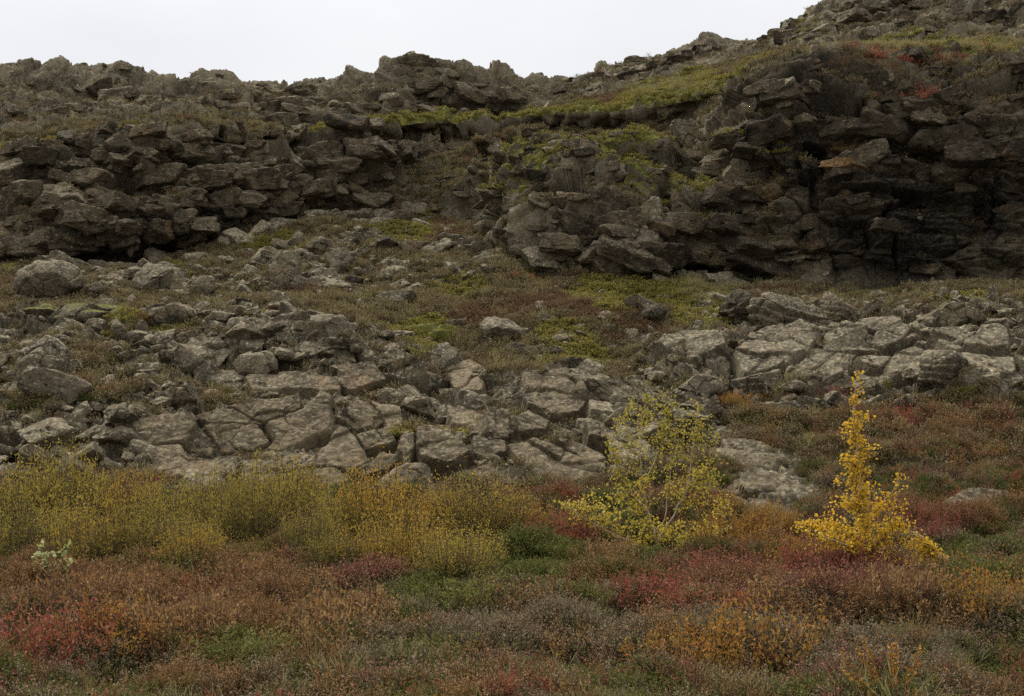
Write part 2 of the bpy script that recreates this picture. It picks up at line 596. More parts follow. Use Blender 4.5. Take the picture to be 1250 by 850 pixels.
# plant cover
veg = ground * 1.0 + bowl * .82 + upland * .95 + slope * .24 + cliff * .38 + ridge * .36
veg = np.maximum(veg, draw * .85)
veg = np.where(mound > .3, np.maximum(veg, .42), veg)
rockpatch = blobs([(915, 562, 72, 20, 8), (945, 605, 62, 30), (70, 565, 95, 34),
                   (870, 520, 40, 18)], s0=3, s1=8)
veg = veg * (1 - rockpatch * .93)
veg = np.maximum(veg, .95 * blobs([(95, 478, 95, 20, 4), (520, 527, 60, 13, 4), (610, 503, 36, 12), (180, 408, 56, 15), (250, 478, 45, 12),
                                   (690, 535, 34, 9), (60, 420, 50, 14), (110, 440, 60, 14), (470, 468, 18, 14), (30, 500, 40, 14),
                                   (700, 430, 130, 24), (980, 470, 70, 10, -12), (860, 470, 50, 12), (1120, 425, 60, 9), (240, 600, 210, 26),
                                   (400, 300, 60, 20, -20), (130, 400, 50, 9)], s0=5.2, s1=12))
rubble = blobs([(430, 310, 80, 34, -12), (180, 360, 150, 26), (60, 350, 60, 26), (300, 345, 70, 22), (560, 320, 60, 30), (470, 345, 60, 30),
                (800, 420, 60, 20), (930, 375, 90, 26), (1130, 385, 120, 26), (1000, 330, 70, 30), (340, 330, 40, 30)], s0=8.5, s1=12.4)
veg = veg * (1 - .42 * rubble)
outc0 = blobs([(1040, 428, 210, 62), (830, 425, 60, 26), (960, 455, 90, 30)], s0=5.6, s1=10.2) * (1 - ground)
veg = veg * (1 - .45 * outc0)
slab = blobs([(320, 540, 95, 50, -8), (460, 565, 110, 45), (530, 548, 60, 40), (690, 555, 70, 45), (680, 500, 60, 30), (920, 560, 70, 20),
              (945, 605, 60, 28), (330, 480, 70, 30), (580, 500, 60, 30)], s0=5, s1=9)
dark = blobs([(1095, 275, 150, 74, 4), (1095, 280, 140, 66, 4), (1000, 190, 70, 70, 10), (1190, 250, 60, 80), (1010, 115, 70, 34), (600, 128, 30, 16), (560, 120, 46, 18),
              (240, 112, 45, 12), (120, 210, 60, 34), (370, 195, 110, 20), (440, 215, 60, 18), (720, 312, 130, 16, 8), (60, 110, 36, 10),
              (200, 270, 60, 30), (140, 300, 90, 24), (310, 265, 60, 18), (880, 290, 40, 40)])  # bare black basalt; blobs at caves and undercuts paint shade into the rock colour
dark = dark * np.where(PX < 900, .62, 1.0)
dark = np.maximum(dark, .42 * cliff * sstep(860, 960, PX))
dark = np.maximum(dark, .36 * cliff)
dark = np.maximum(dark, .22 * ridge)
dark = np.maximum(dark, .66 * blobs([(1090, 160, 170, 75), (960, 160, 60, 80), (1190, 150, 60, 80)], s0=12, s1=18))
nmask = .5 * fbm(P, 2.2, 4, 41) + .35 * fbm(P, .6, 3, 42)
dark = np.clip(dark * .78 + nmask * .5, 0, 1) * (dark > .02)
rust = blobs([(1060, 100, 60, 30), (1130, 175, 90, 30, 12), (1040, 205, 40, 10), (1170, 205, 60, 10, 18), (1010, 300, 50, 16), (1030, 175, 30, 22),
              (920, 240, 60, 40), (1110, 355, 60, 24), (50, 265, 50, 20), (320, 405, 20, 20), (300, 200, 70, 24), (400, 250, 50, 20)], soft=.9) * .62
rust = np.clip(rust + nmask * .35, 0, 1) * (rust > .02)
moss = blobs([(640, 148, 40, 8), (540, 157, 70, 8), (600, 152, 60, 6), (800, 138, 60, 14), (720, 143, 40, 8), (740, 214, 95, 26), (800, 236, 60, 24),
              (680, 228, 50, 26, -20), (800, 255, 40, 14), (530, 408, 30, 14), (180, 405, 50, 14), (520, 528, 60, 12), (600, 505, 34, 12),
              (820, 108, 60, 12, -12), (1150, 62, 110, 8), (1180, 72, 60, 6), (680, 320, 60, 12), (780, 355, 80, 14), (860, 375, 40, 24),
              (990, 40, 20, 20), (920, 190, 40, 24), (870, 250, 16, 30), (860, 350, 30, 24), (330, 295, 40, 10), (480, 285, 30, 12)])
veg = np.maximum(veg, .85 * moss * (mound > .25))
rimv = np.exp(-((SEGV - 18.15) / .45) ** 2) * sstep(330, 400, PX) * (1 - sstep(880, 960, PX))
veg = np.maximum(veg, .95 * rimv)
moss = np.maximum(moss, .85 * rimv)
moss = np.maximum(moss, .25 * bowl + .2 * draw + .3 * upland)

vg_rim = np.exp(-((SEGV - 18.1) / .6) ** 2)
rk = 1 - veg * .8
rk = np.clip(rk, .12, 1)

# ---- relief
wv = np.stack([fbm(P, .9, 3, 31), fbm(P, .9, 3, 32), fbm(P, .9, 3, 33)], 1)
big = fbm(P, (4.5, 4.5, 3.0), 4, 1)
bigamp = ground * .20 + slope * .38 + bowl * .35 + cliff * .75 + upland * .35 + ridge * .38
bigamp = bigamp * (1 - .5 * slab)
disp = big * bigamp
A, dfa, ra = facets(P, (2.6, 2.2, 1.1), 3, .32, .34, .16, wv * .10)
B, dfb, rb = facets(P, (1.15, 1.0, .42), 4, .13, .55, .08, wv * .06)
Cc, dfc, rc = facets(P, (.42, .40, .20), 5, .045, .55, .03, wv * .03)
fine = fbm(P, .16, 3, 8)
Dd, dfd, rd_ = facets(P, (.17, .16, .10), 6, .018, .55, .016, wv * .015)
rimk = sstep(15.8, 16.6, SEGV) * (1 - sstep(19.2, 19.8, SEGV)) * sstep(120, 220, PX) * (1 - sstep(880, 980, PX))
footk = 1 - .75 * sstep(11.6, 11.9, SEGV) * (1 - sstep(13.0, 13.5, SEGV))
footk = footk * (1 - .72 * rimk)
A, B, Cc = A * footk, B * footk, Cc * footk
big = big * (.4 + .6 * footk)
cl2 = np.clip(cliff + .8 * ridge, 0, 1)
aA = (slope * .65 + bowl * .30 * rk + cliff * 1.35 + ridge * .60 + upland * .25) * (1 - .75 * slab)
aB = (slope * .85 + bowl * .6 * rk + cliff * 1.05 + ridge * .5 + upland * .35) * (1 - .75 * slab)
aC = (slope * 1.0 + bowl * .8 * rk + cliff * .9 + ridge * .6 + upland * .5) * (1 - .7 * slab)
g_r = rockpatch * ground * .5
aA, aB, aC = aA * (1 - .5 * outc0), aB * (1 - .35 * outc0), aC * (1 - .2 * outc0)
disp += A * np.maximum(aA * (.35 + .65 * rk), g_r * .5) + B * np.maximum(aB * rk, g_r * .5) + Cc * np.maximum(aC * rk, g_r * .4) + Dd * np.maximum((slope * (1 - .6 * slab) + .8 * bowl + .7 * cliff) * rk, g_r * .5)
# bedding of the lava flows: undercut shelves
zz = P[:, 2] / .85 + .40 * fbm(P, (7, 7, 3), 3, 51) + (ra[:, 1] - .5) * .45
fz = zz - np.floor(zz)
shelf = (sstep(.0, .75, fz) - sstep(.86, 1.0, fz)) - .5
layer = blobs([(420, 200, 130, 45), (300, 190, 120, 40), (120, 200, 100, 40), (560, 165, 80, 18)], s0=11.5, s1=18.3)
zz2 = P[:, 2] / .40 + .5 * fbm(P, (3, 3, 2), 3, 52) + (rb[:, 1] - .5) * .9
fz2 = zz2 - np.floor(zz2)
outc = blobs([(1040, 428, 210, 62), (830, 425, 60, 26), (960, 455, 90, 30)], s0=5.6, s1=10.2) * (1 - ground)
z3 = (P[:, 2] + .05 * P[:, 0]) / .34 + .6 * fbm(P, (2.2, 2.2, 1.2), 3, 53) + (rb[:, 1] - .5) * .7
f3 = z3 - np.floor(z3)
z4 = (P[:, 2] + .08 * P[:, 0]) / .12 + .7 * fbm(P, (1.0, 1.0, .6), 3, 54)
f4 = z4 - np.floor(z4)
disp += outc * ((sstep(0, .7, f3) - sstep(.82, 1, f3) - .5) * .24 + (sstep(0, .7, f4) - sstep(.8, 1, f4) - .5) * .045)
shelf2 = (sstep(.0, .7, fz2) - sstep(.84, 1.0, fz2)) - .5
disp += (shelf * (.26 + .75 * layer) + shelf2 * (.10 + .26 * layer)) * cliff * (1 - .7 * draw)
disp += (shelf * .36 + shelf2 * .16) * ridge
# clefts, caves and undercuts
for cx, cy, rx, ry, rot, dep in [
        (240, 116, 42, 9, 5, 1.3), (75, 104, 40, 9, 0, 1.2), (118, 112, 26, 9, -12, 1.0), (590, 132, 46, 15, 0, 1.5), (545, 118, 34, 12, 12, 1.0), (170, 120, 9, 16, 0, .8),
        (370, 152, 40, 9, 0, 1.0), (345, 98, 30, 8, 0, .5), (130, 205, 44, 14, 4, 1.2), (215, 200, 36, 8, 0, 1.0), (160, 235, 8, 34, 8, 1.2), (245, 265, 9, 40, 24, 1.2), (60, 262, 26, 10, 0, .8),
        (120, 318, 60, 12, 0, 1.2), (205, 300, 40, 10, -8, 1.2), (320, 262, 36, 9, -14, 1.2), (285, 178, 30, 6, 4, .9), (350, 190, 40, 6, 3, .9), (440, 196, 60, 6, -3, .9), (430, 222, 60, 6, -4, .9),
        (520, 178, 60, 6, -3, .7), (605, 186, 30, 7, 0, .6), (1005, 190, 34, 10, 4, 1.4), (985, 250, 4, 40, 12, .55), (978, 215, 5, 14, -20, .5), (1088, 296, 3, 28, -12, .5), (1080, 262, 3, 14, 20, .4), (1200, 240, 10, 40, 0, .5), (1010, 128, 30, 9, 12, .9),
        (960, 110, 20, 8, -20, .8), (1140, 190, 50, 7, 8, .7), (1100, 240, 90, 7, 3, .6), (885, 300, 22, 8, 20, .8), (905, 262, 9, 20, 0, .6), (805, 270, 6, 22, 12, .7), (765, 236, 7, 18, 10, .5),
        (893, 462, 7, 26, 28, .9), (915, 402, 26, 10, -10, .9), (1130, 468, 14, 14, 0, .9), (1075, 440, 40, 5, -6, .4), (655, 332, 34, 8, 8, .5), (715, 318, 80, 9, 8, 1.0), (800, 327, 50, 8, 4, .9)]:
    disp -= dep * (.62 if cx < 540 else 1.0) * blob(cx, cy, rx, ry, rot, .5) * ((SEGV > 6.4) & (SEGV < 21.8))
# low cushions of heath
hum = fbm(P, .75, 3, 61)
hum2 = np.abs(fbm(P, .28, 3, 62))
vg = np.clip(veg, 0, 1)
disp += vg * (hum * (.10 + .20 * ground) * (ground + bowl + .6 * upland + draw) + (.35 - hum2) * .09)
disp += rimk * vg_rim * (np.abs(fbm(P, .9, 2, 66)) * .5 + .10 * noise(P, .35, 67))
disp += fine * (.026 * rk + .010)
disp += np.clip(moss - .4, 0, 1) * vg * .10
# knobbly skyline
sky_l = np.exp(-((SEGV - 22) / .35) ** 2)
kn = np.clip(noise(P, (1.1, 4, 4), 91), .12, 1) - .12
disp += sky_l * kn * .35
disp += 1.25 * blobs([(735, 255, 105, 58)], soft=.7, s0=12.6, s1=16.8)
# keep the parts in front of the camera tame
disp -= .22 * slab * slope
disp *= sstep(0.2, 1.0, SEGV)
P2 = P + NB * disp[:, None]
P2[:, 2] += sky_l * kn * .22
G2 = P2.reshape(NR, NC, 3)

REG = [('ground', 0, 6, 'heath covered ground in front of the lava slope', 'ground'),
       ('rocky_slope', 6, 9, 'cracked grey lava slope rising behind the heath and birches', 'slope'),
       ('hillside', 9, 12, 'brown heath hollow and rubble slope below the cliffs', 'hillside'),
       ('cliff', 12, 18, 'dark layered lava cliff crossing the whole hillside', 'cliff'),
       ('terrain', 18, 20, 'mossy shelf of heath on top of the cliff', 'terrain'),
       ('hills', 20, 99, 'craggy brown lava ridge against the pale sky', 'hills')]
idx = np.arange(NR * NC).reshape(NR, NC)
quad = np.stack([idx[:-1, :-1], idx[:-1, 1:], idx[1:, 1:], idx[1:, :-1]], -1)
VN2 = grid_normals(G2).reshape(-1, 3)
for nm, a, b, lab, cat in REG:
    r0 = int(np.searchsorted(SEG, a))
    r1 = int(min(np.searchsorted(SEG, b), NR - 1))
    Fq = (quad[r0:r1] - r0 * NC).reshape(-1, 4)
    sl = slice(r0 * NC, (r1 + 1) * NC)
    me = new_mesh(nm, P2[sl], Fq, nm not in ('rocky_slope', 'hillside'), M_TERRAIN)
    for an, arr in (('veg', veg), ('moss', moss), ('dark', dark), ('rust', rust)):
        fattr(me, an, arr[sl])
    o = link(nm, me)
    tag(o, lab, cat, kind='structure')

# ------------------------------------------------------------------ finding the ground
CI0, CI1 = 0, NC
gs = G2[::2, CI0:CI1:2]
gi = np.arange(gs.shape[0] * gs.shape[1]).reshape(gs.shape[:2])
gq = np.stack([gi[:-1, :-1], gi[:-1, 1:], gi[1:, 1:], gi[1:, :-1]], -1).reshape(-1, 4)
BVH = BVHTree.FromPolygons(gs.reshape(-1, 3).tolist(), gq.tolist())
EYE = Vector((0, 0, CAM_Z))


def hit(px, py):
    d = ray(px, py)
    loc, nrm, _, _ = BVH.ray_cast(EYE, d)
    if loc is None:
        loc, nrm = EYE + d * 55, Vector((0, -1, 0))
    if nrm.dot(d) > 0:
        nrm = -nrm
    return np.array(loc), np.array(nrm)


def drop(x, y, z0=60.0):
    loc, nrm, _, _ = BVH.ray_cast(Vector((x, y, z0)), Vector((0, 0, -1)))
    return None if loc is None else np.array(loc)


def frame_from(n):
    n = n / np.linalg.norm(n)
    u = np.cross(n, [0, 0, 1.0])
    if np.linalg.norm(u) < .2:
        u = np.array([1.0, 0, 0]) - n * n[0]
    u /= np.linalg.norm(u)
    return u, np.cross(n, u), n


# ------------------------------------------------------------------ boulders
import bmesh
_ico = {}


def ico(sub):
    if sub not in _ico:
        b = bmesh.new()
        bmesh.ops.create_icosphere(b, subdivisions=sub, radius=1)
        V = np.array([v.co[:] for v in b.verts])
        Fc = np.array([[v.index for v in f.verts] for f in b.faces])
        b.free()
        _ico[sub] = (V, Fc)
    return _ico[sub]


def boulder_mesh(name, seed, size, sub=5, round_=0.0, rough=1.0, mat=None, layered=0.0, boxy=False):
    """Broken block: a ball cut by random planes, then roughened; size = full extents in metres."""
    r = np.random.default_rng(seed)
    V, Fc = ico(sub)
    k = 10 if round_ < .35 else 14
    n = r.normal(size=(k, 3))
    n[:, 2] *= 1.1
    n /= np.linalg.norm(n, axis=1)[:, None]
    d = r.uniform(.42, .9, k)
    d = d + (1 - d) * round_
    if boxy:
        n = np.concatenate([np.array([[1, 0, 0], [-1, 0, 0], [0, 1, 0], [0, -1, 0], [0, 0, 1], [0, 0, -1]]) + r.normal(size=(6, 3)) * .20, r.normal(size=(5, 3))])
        n /= np.linalg.norm(n, axis=1)[:, None]
        d = np.concatenate([r.uniform(.50, .66, 6), r.uniform(.68, .95, 5)])
    dn = V @ n.T
    lim = np.where(dn > .05, d[None] / np.maximum(dn, .05), 9)
    kk = 70.0 if round_ < .35 else 22.0
    rr = -np.log(np.exp(-kk * np.minimum(lim, 3)).sum(1) + np.exp(-kk)) / kk
    W = V * rr[:, None]
    W = W / np.abs(W).max(0)
    half = np.array(size) / 2
    W = W * half
    m = float(half.mean())
    off = r.uniform(0, 50, 3)
    q = W + off
    A_, _, _ = facets(q, m * .75, seed % 97, m * .05, .22, m * .05)
    dd = A_ * .8 + fbm(q, m * .5, 5, seed % 89) * m * .035 * rough + fbm(q, m * .13, 3, seed % 83) * m * .022 * rough
    if layered > 0:
        zz_ = W[:, 2] / (m * .28) + r.uniform(0, 1) + .3 * noise(q, m, 7)
        f_ = zz_ - np.floor(zz_)
        dd += (sstep(0, .8, f_) - sstep(.85, 1, f_) - .5) * m * layered
    W = W + V * dd[:, None]
    return new_mesh(name, W, Fc, False, mat)


BSEED = [100]


def boulder(px, py, w, h, label, name='boulder', cat='boulder', depth=.9, rz=None, tilt=0.0, round_=0.0, mat=None, rough=1.0,
            layered=0.0, sink=.18, group=None, sub=6):
    """Boulder whose outline fills about w x h photo pixels round (px, py), resting on the slope below it."""
    L, n = hit(px, py + h * .36)
    D = L[1]
    s = D / FPX
    BSEED[0] += 1
    r = random.Random(BSEED[0])
    me = boulder_mesh(name, BSEED[0], (w * s * 1.04, w * s * depth, h * s * 1.15), sub, round_, rough, mat or M_ROCK, layered)
    o = link(name, me)
    top = at(px, py, D + w * s * depth * .18)
    o.location = (top[0], top[1], top[2] - h * s * sink * .4)
    o.rotation_euler = (r.uniform(-.15, .15), math.radians(tilt), r.uniform(-.5, .5) if rz is None else rz)
    tag(o, label, cat, group)
    return o


# ------------------------------------------------------------------ slabs and cushions following a traced outline
def poly_sdf(pts, poly):
    """Signed distance to a polygon, positive inside."""
    x, y = pts[:, 0], pts[:, 1]
    d = np.full(len(pts), 1e9)
    ins = np.zeros(len(pts), bool)
    m = len(poly)
    for i in range(m):
        a, b = poly[i], poly[(i + 1) % m]
        e = b - a
        w_ = pts - a
        t = np.clip((w_ @ e) / (e @ e), 0, 1)
        d = np.minimum(d, np.linalg.norm(w_ - t[:, None] * e, axis=1))
        c = ((a[1] > y) != (b[1] > y)) & (x < (b[0] - a[0]) * (y - a[1]) / (b[1] - a[1] + 1e-12) + a[0])
        ins ^= c
    return np.where(ins, d, -d)


def patch(name, poly_px, label, cat, thick=.14, edge=.03, lift=.05, mat=None, cushion=False, group=None, res=.022, skirt=.35, lump=.0, up=None, flat=.3, plane=None, pct=65, face=.028):
    pp = np.array(poly_px, float)
    H = [hit(*p) for p in pp]
    c0 = pp.mean(0)
    inner = [hit(*(c0 + (p - c0) * k)) for p in pp for k in (.35, .7)] + [hit(*c0)]
    pts = np.array([a for a, _ in H] + [a for a, _ in inner])
    med = np.median(pts[:, 1])
    ok = np.abs(pts[:, 1] - med) < max(1.3, 2.5 * np.median(np.abs(pts[:, 1] - med)))
    ctr = pts[ok].mean(0)
    u_, s_, vt = np.linalg.svd(pts[ok] - ctr)
    n = vt[2]
    view = ctr - np.array([0, 0, CAM_Z])
    if n @ view > 0:
        n = -n
    n = n / np.linalg.norm(n)
    base_n = np.array([0, -.75, .7]) if up is None else np.array(up, float)
    n = n * (1 - flat) + base_n / np.linalg.norm(base_n) * flat
    n /= np.linalg.norm(n)
    if plane is not None:
        ctr, n = plane
    u, v, n = frame_from(n)
    dev = (pts[ok] - ctr) @ n
    ctr = ctr + n * ((np.percentile(dev, pct) if plane is None else 0.0) + lift)
    poly = []
    for p in pp:                                          # where each view ray meets the slab's own plane
        d = np.array(ray(*p))
        t = ((ctr - np.array([0, 0, CAM_Z])) @ n) / (d @ n)
        q = np.array([0, 0, CAM_Z]) + d * t - ctr
        poly.append((q @ u, q @ v))
    poly = np.array(poly)
    lo, hi = poly.min(0) - edge, poly.max(0) + edge
    span = max(hi - lo)
    rs = max(res, span / 150)
    nx, ny = int((hi[0] - lo[0]) / rs) + 2, int((hi[1] - lo[1]) / rs) + 2
    gx, gy = np.meshgrid(lo[0] + np.arange(nx) * rs, lo[1] + np.arange(ny) * rs)
    uv = np.stack([gx.ravel(), gy.ravel()], 1)
    W = ctr + uv[:, :1] * u + uv[:, 1:] * v
    wrp = np.stack([fbm(W, .30, 4, 201), fbm(W, .30, 4, 202)], 1) * (.032 if not cushion else .09)
    sd = poly_sdf(uv + wrp, poly) + (0.0 if cushion else .028)
    if cushion:
        R = max(edge, span * .22)
        t = np.clip(sd / R, 0, 1)
        h = thick * np.sqrt(np.clip(1 - (1 - t) ** 2, 0, 1)) + lump * fbm(W, .34, 2, 205) * t
        h += (.022 * fbm(W, .07, 3, 206) + .05 * np.abs(fbm(W, .16, 2, 209))) * t
        h = np.where(sd < 0, -skirt * np.clip(-sd / .06, 0, 1), h)
    else:
        t = np.clip(sd / edge, 0, 1)
        h = thick * (1 - (1 - t) ** 1.8)
        h += t * (.045 * fbm(W, .8, 4, 203) + .020 * fbm(W, .14, 4, 204) - .02 * np.clip(fbm(W, .5, 3, 208, ridged=True) - .55, 0, 1))
        fa, _, _ = facets(W, (.7, .7, .7), 77, face * .5, face * 3, face * .5, .05 * np.stack([wrp[:, 0]] * 3, 1) / .055)
        h += t * fa
        h = np.where(sd < 0, -skirt * np.clip(-sd / .07, 0, 1), h)
    if cushion:                                           # drape over the rock below
        z = np.array([(lambda q: q if q is not None else 9.0)(_along(BVH, w_, n)) for w_ in W])
        zm = np.median(z[(sd > 0) & (z < 5)]) if ((sd > 0) & (z < 5)).any() else 0.0
        off_ = np.abs(z - zm) > .30
        sd = np.where(off_, -1.0, sd)
        z = np.where(off_, zm, z)
        Z = z.reshape(ny, nx)
        Z = box_blur(Z, max(1, int(.06 / rs)))
        h = h + Z.ravel()
    V = W + n * h[:, None] - ctr
    gi_ = np.arange(nx * ny).reshape(ny, nx)
    q = np.stack([gi_[:-1, :-1], gi_[:-1, 1:], gi_[1:, 1:], gi_[1:, :-1]], -1).reshape(-1, 4)
    keep = (sd[q] > -.09).any(1)
    q = q[keep]
    used = np.unique(q)
    rem = np.full(nx * ny, -1)
    rem[used] = np.arange(len(used))
    # close it underneath
    top_n = len(used)
    Vt = V[used]
    Vb = Vt - n * (np.maximum((Vt @ n) + skirt + .02, .02))[:, None]
    fq = rem[q]
    e = np.concatenate([fq[:, [0, 1]], fq[:, [1, 2]], fq[:, [2, 3]], fq[:, [3, 0]]])
    key = {}
    for a, b in e.tolist():
        if (b, a) in key:
            del key[(b, a)]
        else:
            key[(a, b)] = 1
    side = np.array([[b, a, a + top_n, b + top_n] for a, b in key], int)
    bot = fq[:, ::-1] + top_n
    me = new_mesh(name, np.concatenate([Vt, Vb]), np.concatenate([fq, bot, side]), cushion, mat or M_ROCK)
    o = link(name, me, loc=ctr)
    tag(o, label, cat, group)
    return o


def plane_of(poly_px, tilt=1.0, lift=0.0, flat=.6):
    P_ = np.array([hit(x, y)[0] for x, y in poly_px])
    c = P_.mean(0)
    n = np.linalg.svd(P_ - c)[2][2]
    n = n if n[1] < 0 or n[2] > 0 else -n
    if n @ (c - np.array([0, 0, CAM_Z])) > 0:
        n = -n
    k = np.array([0, -tilt, .7])
    n = n / np.linalg.norm(n) * (1 - flat) + k / np.linalg.norm(k) * flat
    n /= np.linalg.norm(n)
    return c + n * lift, n


def _along(bvh, w, n, reach=.7):
    a = Vector((w + n * reach).tolist())
    loc, _, _, dist = bvh.ray_cast(a, Vector((-n).tolist()), 2 * reach)
    return None if loc is None else reach - dist


# ------------------------------------------------------------------ the cracked plates of the lava slope
def rock_plate(poly, label, **k):
    k.setdefault('mat', M_PLATE)
    return patch('rock_plate', poly, label, 'rock slab', **k)


PL1 = plane_of([(240, 510), (320, 495), (400, 480), (262, 550), (330, 560), (395, 540), (320, 520)], lift=.24)
PL2 = plane_of([(300, 570), (340, 600), (420, 530), (450, 570), (380, 600)], lift=.20)
PL3 = plane_of([(465, 575), (500, 540), (560, 545), (570, 575), (500, 605), (600, 600)], lift=.20)
PL4 = plane_of([(630, 555), (690, 548), (735, 570), (690, 600), (640, 600)], lift=.20)
rock_plate([(237, 512), (280, 504), (318, 521), (257, 521)], 'thin wedge plate on the far side of the big cracked slab', thick=.10, plane=PL1)
rock_plate([(279, 502), (343, 491), (364, 484), (367, 501), (323, 519), (312, 516)], 'narrow lava plate above the long crack of the big cracked slab', thick=.12, plane=PL1)
rock_plate([(250, 524), (314, 524), (329, 543), (300, 560), (273, 560), (262, 540)], 'rusty flat plate forming the lower part of the big cracked slab', thick=.12, plane=PL1)
rock_plate([(326, 522), (370, 505), (393, 479), (407, 489), (404, 530), (356, 553), (312, 570), (335, 543)], 'largest flat plate of the big cracked slab, with a pale corner', thick=.16, edge=.08, plane=PL1)
rock_plate([(224, 548), (234, 526), (262, 553), (259, 560), (231, 563)], 'small plate broken off below the big cracked slab', thick=.10, plane=PL1)
rock_plate([(358, 582), (384, 565), (418, 528), (434, 540), (452, 572), (432, 583), (402, 573)], 'triangular slab standing between two dark clefts above the golden bushes', thick=.14, plane=PL2)
rock_plate([(299, 568), (345, 567), (327, 602), (293, 598)], 'flat slab dipping into the olive bushes', thick=.12, plane=PL2)
rock_plate([(361, 584), (402, 577), (430, 588), (404, 612), (364, 602)], 'slab with a broken corner just over the yellow bushes', thick=.12, plane=PL2)
rock_plate([(511, 529), (531, 529), (562, 543), (575, 561), (552, 573), (515, 566), (509, 551)], 'broad tan slab with a rounded top edge above the golden bushes', thick=.16, plane=PL3)
rock_plate([(459, 594), (478, 580), (496, 570), (523, 573), (527, 594), (491, 612), (459, 606)], 'round edged slab half sunk behind the golden bushes', thick=.20, edge=.18, plane=PL3)
rock_plate([(491, 536), (506, 533), (506, 551), (494, 568), (488, 553)], 'narrow upright plate beside the broad tan slab', thick=.10, plane=PL3)
rock_plate([(636, 494), (678, 490), (713, 501), (705, 514), (670, 518), (645, 507)], 'grey speckled slab shaped like a table top, high on the slope', thick=.22)
rock_plate([(620, 517), (642, 509), (668, 521), (661, 532), (631, 535)], 'blocky plate under the grey table top slab', thick=.14)
rock_plate([(620, 554), (652, 544), (700, 567), (737, 576), (739, 583), (705, 598), (652, 603), (634, 577)], 'widest grey slab low on the slope beside the green birch', thick=.16, plane=PL4)
rock_plate([(677, 545), (715, 552), (739, 566), (728, 575), (704, 566)], 'stepped plate above the widest grey slab', thick=.14, plane=PL4)
rock_plate([(566, 583), (607, 570), (629, 588), (639, 602), (583, 608)], 'low pale slab touching the tops of the golden bushes', thick=.10, plane=PL3)
rock_plate([(715, 520), (739, 525), (742, 543), (718, 541)], 'square plate next to the crown of the green birch', thick=.16, plane=PL4)
rock_plate([(466, 556), (488, 562), (470, 580), (440, 585)], 'dark tilted plate between two pale slabs', thick=.12, plane=PL2)
rock_plate([(545, 500), (590, 512), (612, 530), (590, 534), (552, 520)], 'long sloping plate running down from the overhanging slab', thick=.10)
rock_plate([(884, 536), (929, 541), (958, 557), (965, 569), (940, 578), (892, 571)], 'smooth grey slab in the heath between the two birches', thick=.09, edge=.12, flat=.45, pct=40, lift=-.03, face=.04)
rock_plate([(897, 588), (925, 583), (960, 591), (993, 618), (980, 634), (930, 630), (897, 612)], 'smooth rounded slab in the heath, the one nearer the golden birch base', thick=.09, edge=.12, flat=.45, pct=40, lift=-.03, face=.04)
rock_plate([(1152, 614), (1190, 600), (1232, 603), (1236, 640), (1190, 645), (1162, 636)], 'rough grey slab in the red heath past the golden birch', thick=.12, edge=.12, flat=.5, pct=50, face=.04)
rock_plate([(300, 470), (360, 462), (420, 470), (415, 484), (350, 482), (310, 488)], 'layered ledge plate along the top of the big cracked slab', thick=.16)
rock_plate([(545, 460), (575, 448), (598, 462), (590, 484), (556, 486)], 'rounded plate on the crest beside the heath hollow', thick=.18)
rock_plate([(635, 462), (690, 458), (742, 478), (738, 496), (690, 488), (640, 486)], 'jagged grey crest slab below the heath hollow', thick=.2, edge=.10, lift=0, pct=55, face=.05)

PL5 = plane_of([(900, 450), (960, 415), (1060, 415), (1120, 415), (1040, 465), (960, 470), (1130, 460)], lift=.12, flat=.35)
PL6 = plane_of([(1140, 430), (1220, 425), (1160, 465), (1225, 465), (1180, 440)], lift=.10, flat=.35)
PL7 = plane_of([(805, 430), (840, 418), (880, 425), (840, 445)], lift=.12, flat=.35)
OK_ = dict(thick=.26, edge=.07, face=.06, skirt=.6, mat=M_ROCK)
rock_plate([(895, 440), (915, 415), (975, 404), (1000, 414), (985, 438), (950, 460), (905, 470)], 'broad pale face of the outcrop beside the deep notch', plane=PL5, **OK_)
rock_plate([(1006, 416), (1060, 400), (1118, 404), (1124, 418), (1075, 440), (1004, 436)], 'flat topped plate of the outcrop high above the golden birch', plane=PL5, **OK_)
rock_plate([(957, 464), (992, 444), (1038, 444), (1034, 470), (990, 484), (962, 482)], 'plate of the outcrop touching the orange heath', plane=PL5, **OK_)
rock_plate([(1044, 448), (1085, 446), (1125, 428), (1146, 442), (1138, 470), (1090, 482), (1047, 476)], 'lower plate of the outcrop right over the golden birch tip', plane=PL5, **OK_)
rock_plate([(1134, 420), (1180, 408), (1230, 415), (1232, 438), (1158, 438)], 'upper plate at the far end of the outcrop', plane=PL6, **OK_)
rock_plate([(1162, 446), (1238, 446), (1238, 474), (1155, 474)], 'lower plate at the far end of the outcrop by the pale moss', plane=PL6, **OK_)
rock_plate([(800, 432), (835, 412), (885, 417), (890, 438), (840, 450)], 'dark edged plate of the outcrop bordering the heath hollow', plane=PL7, **OK_)

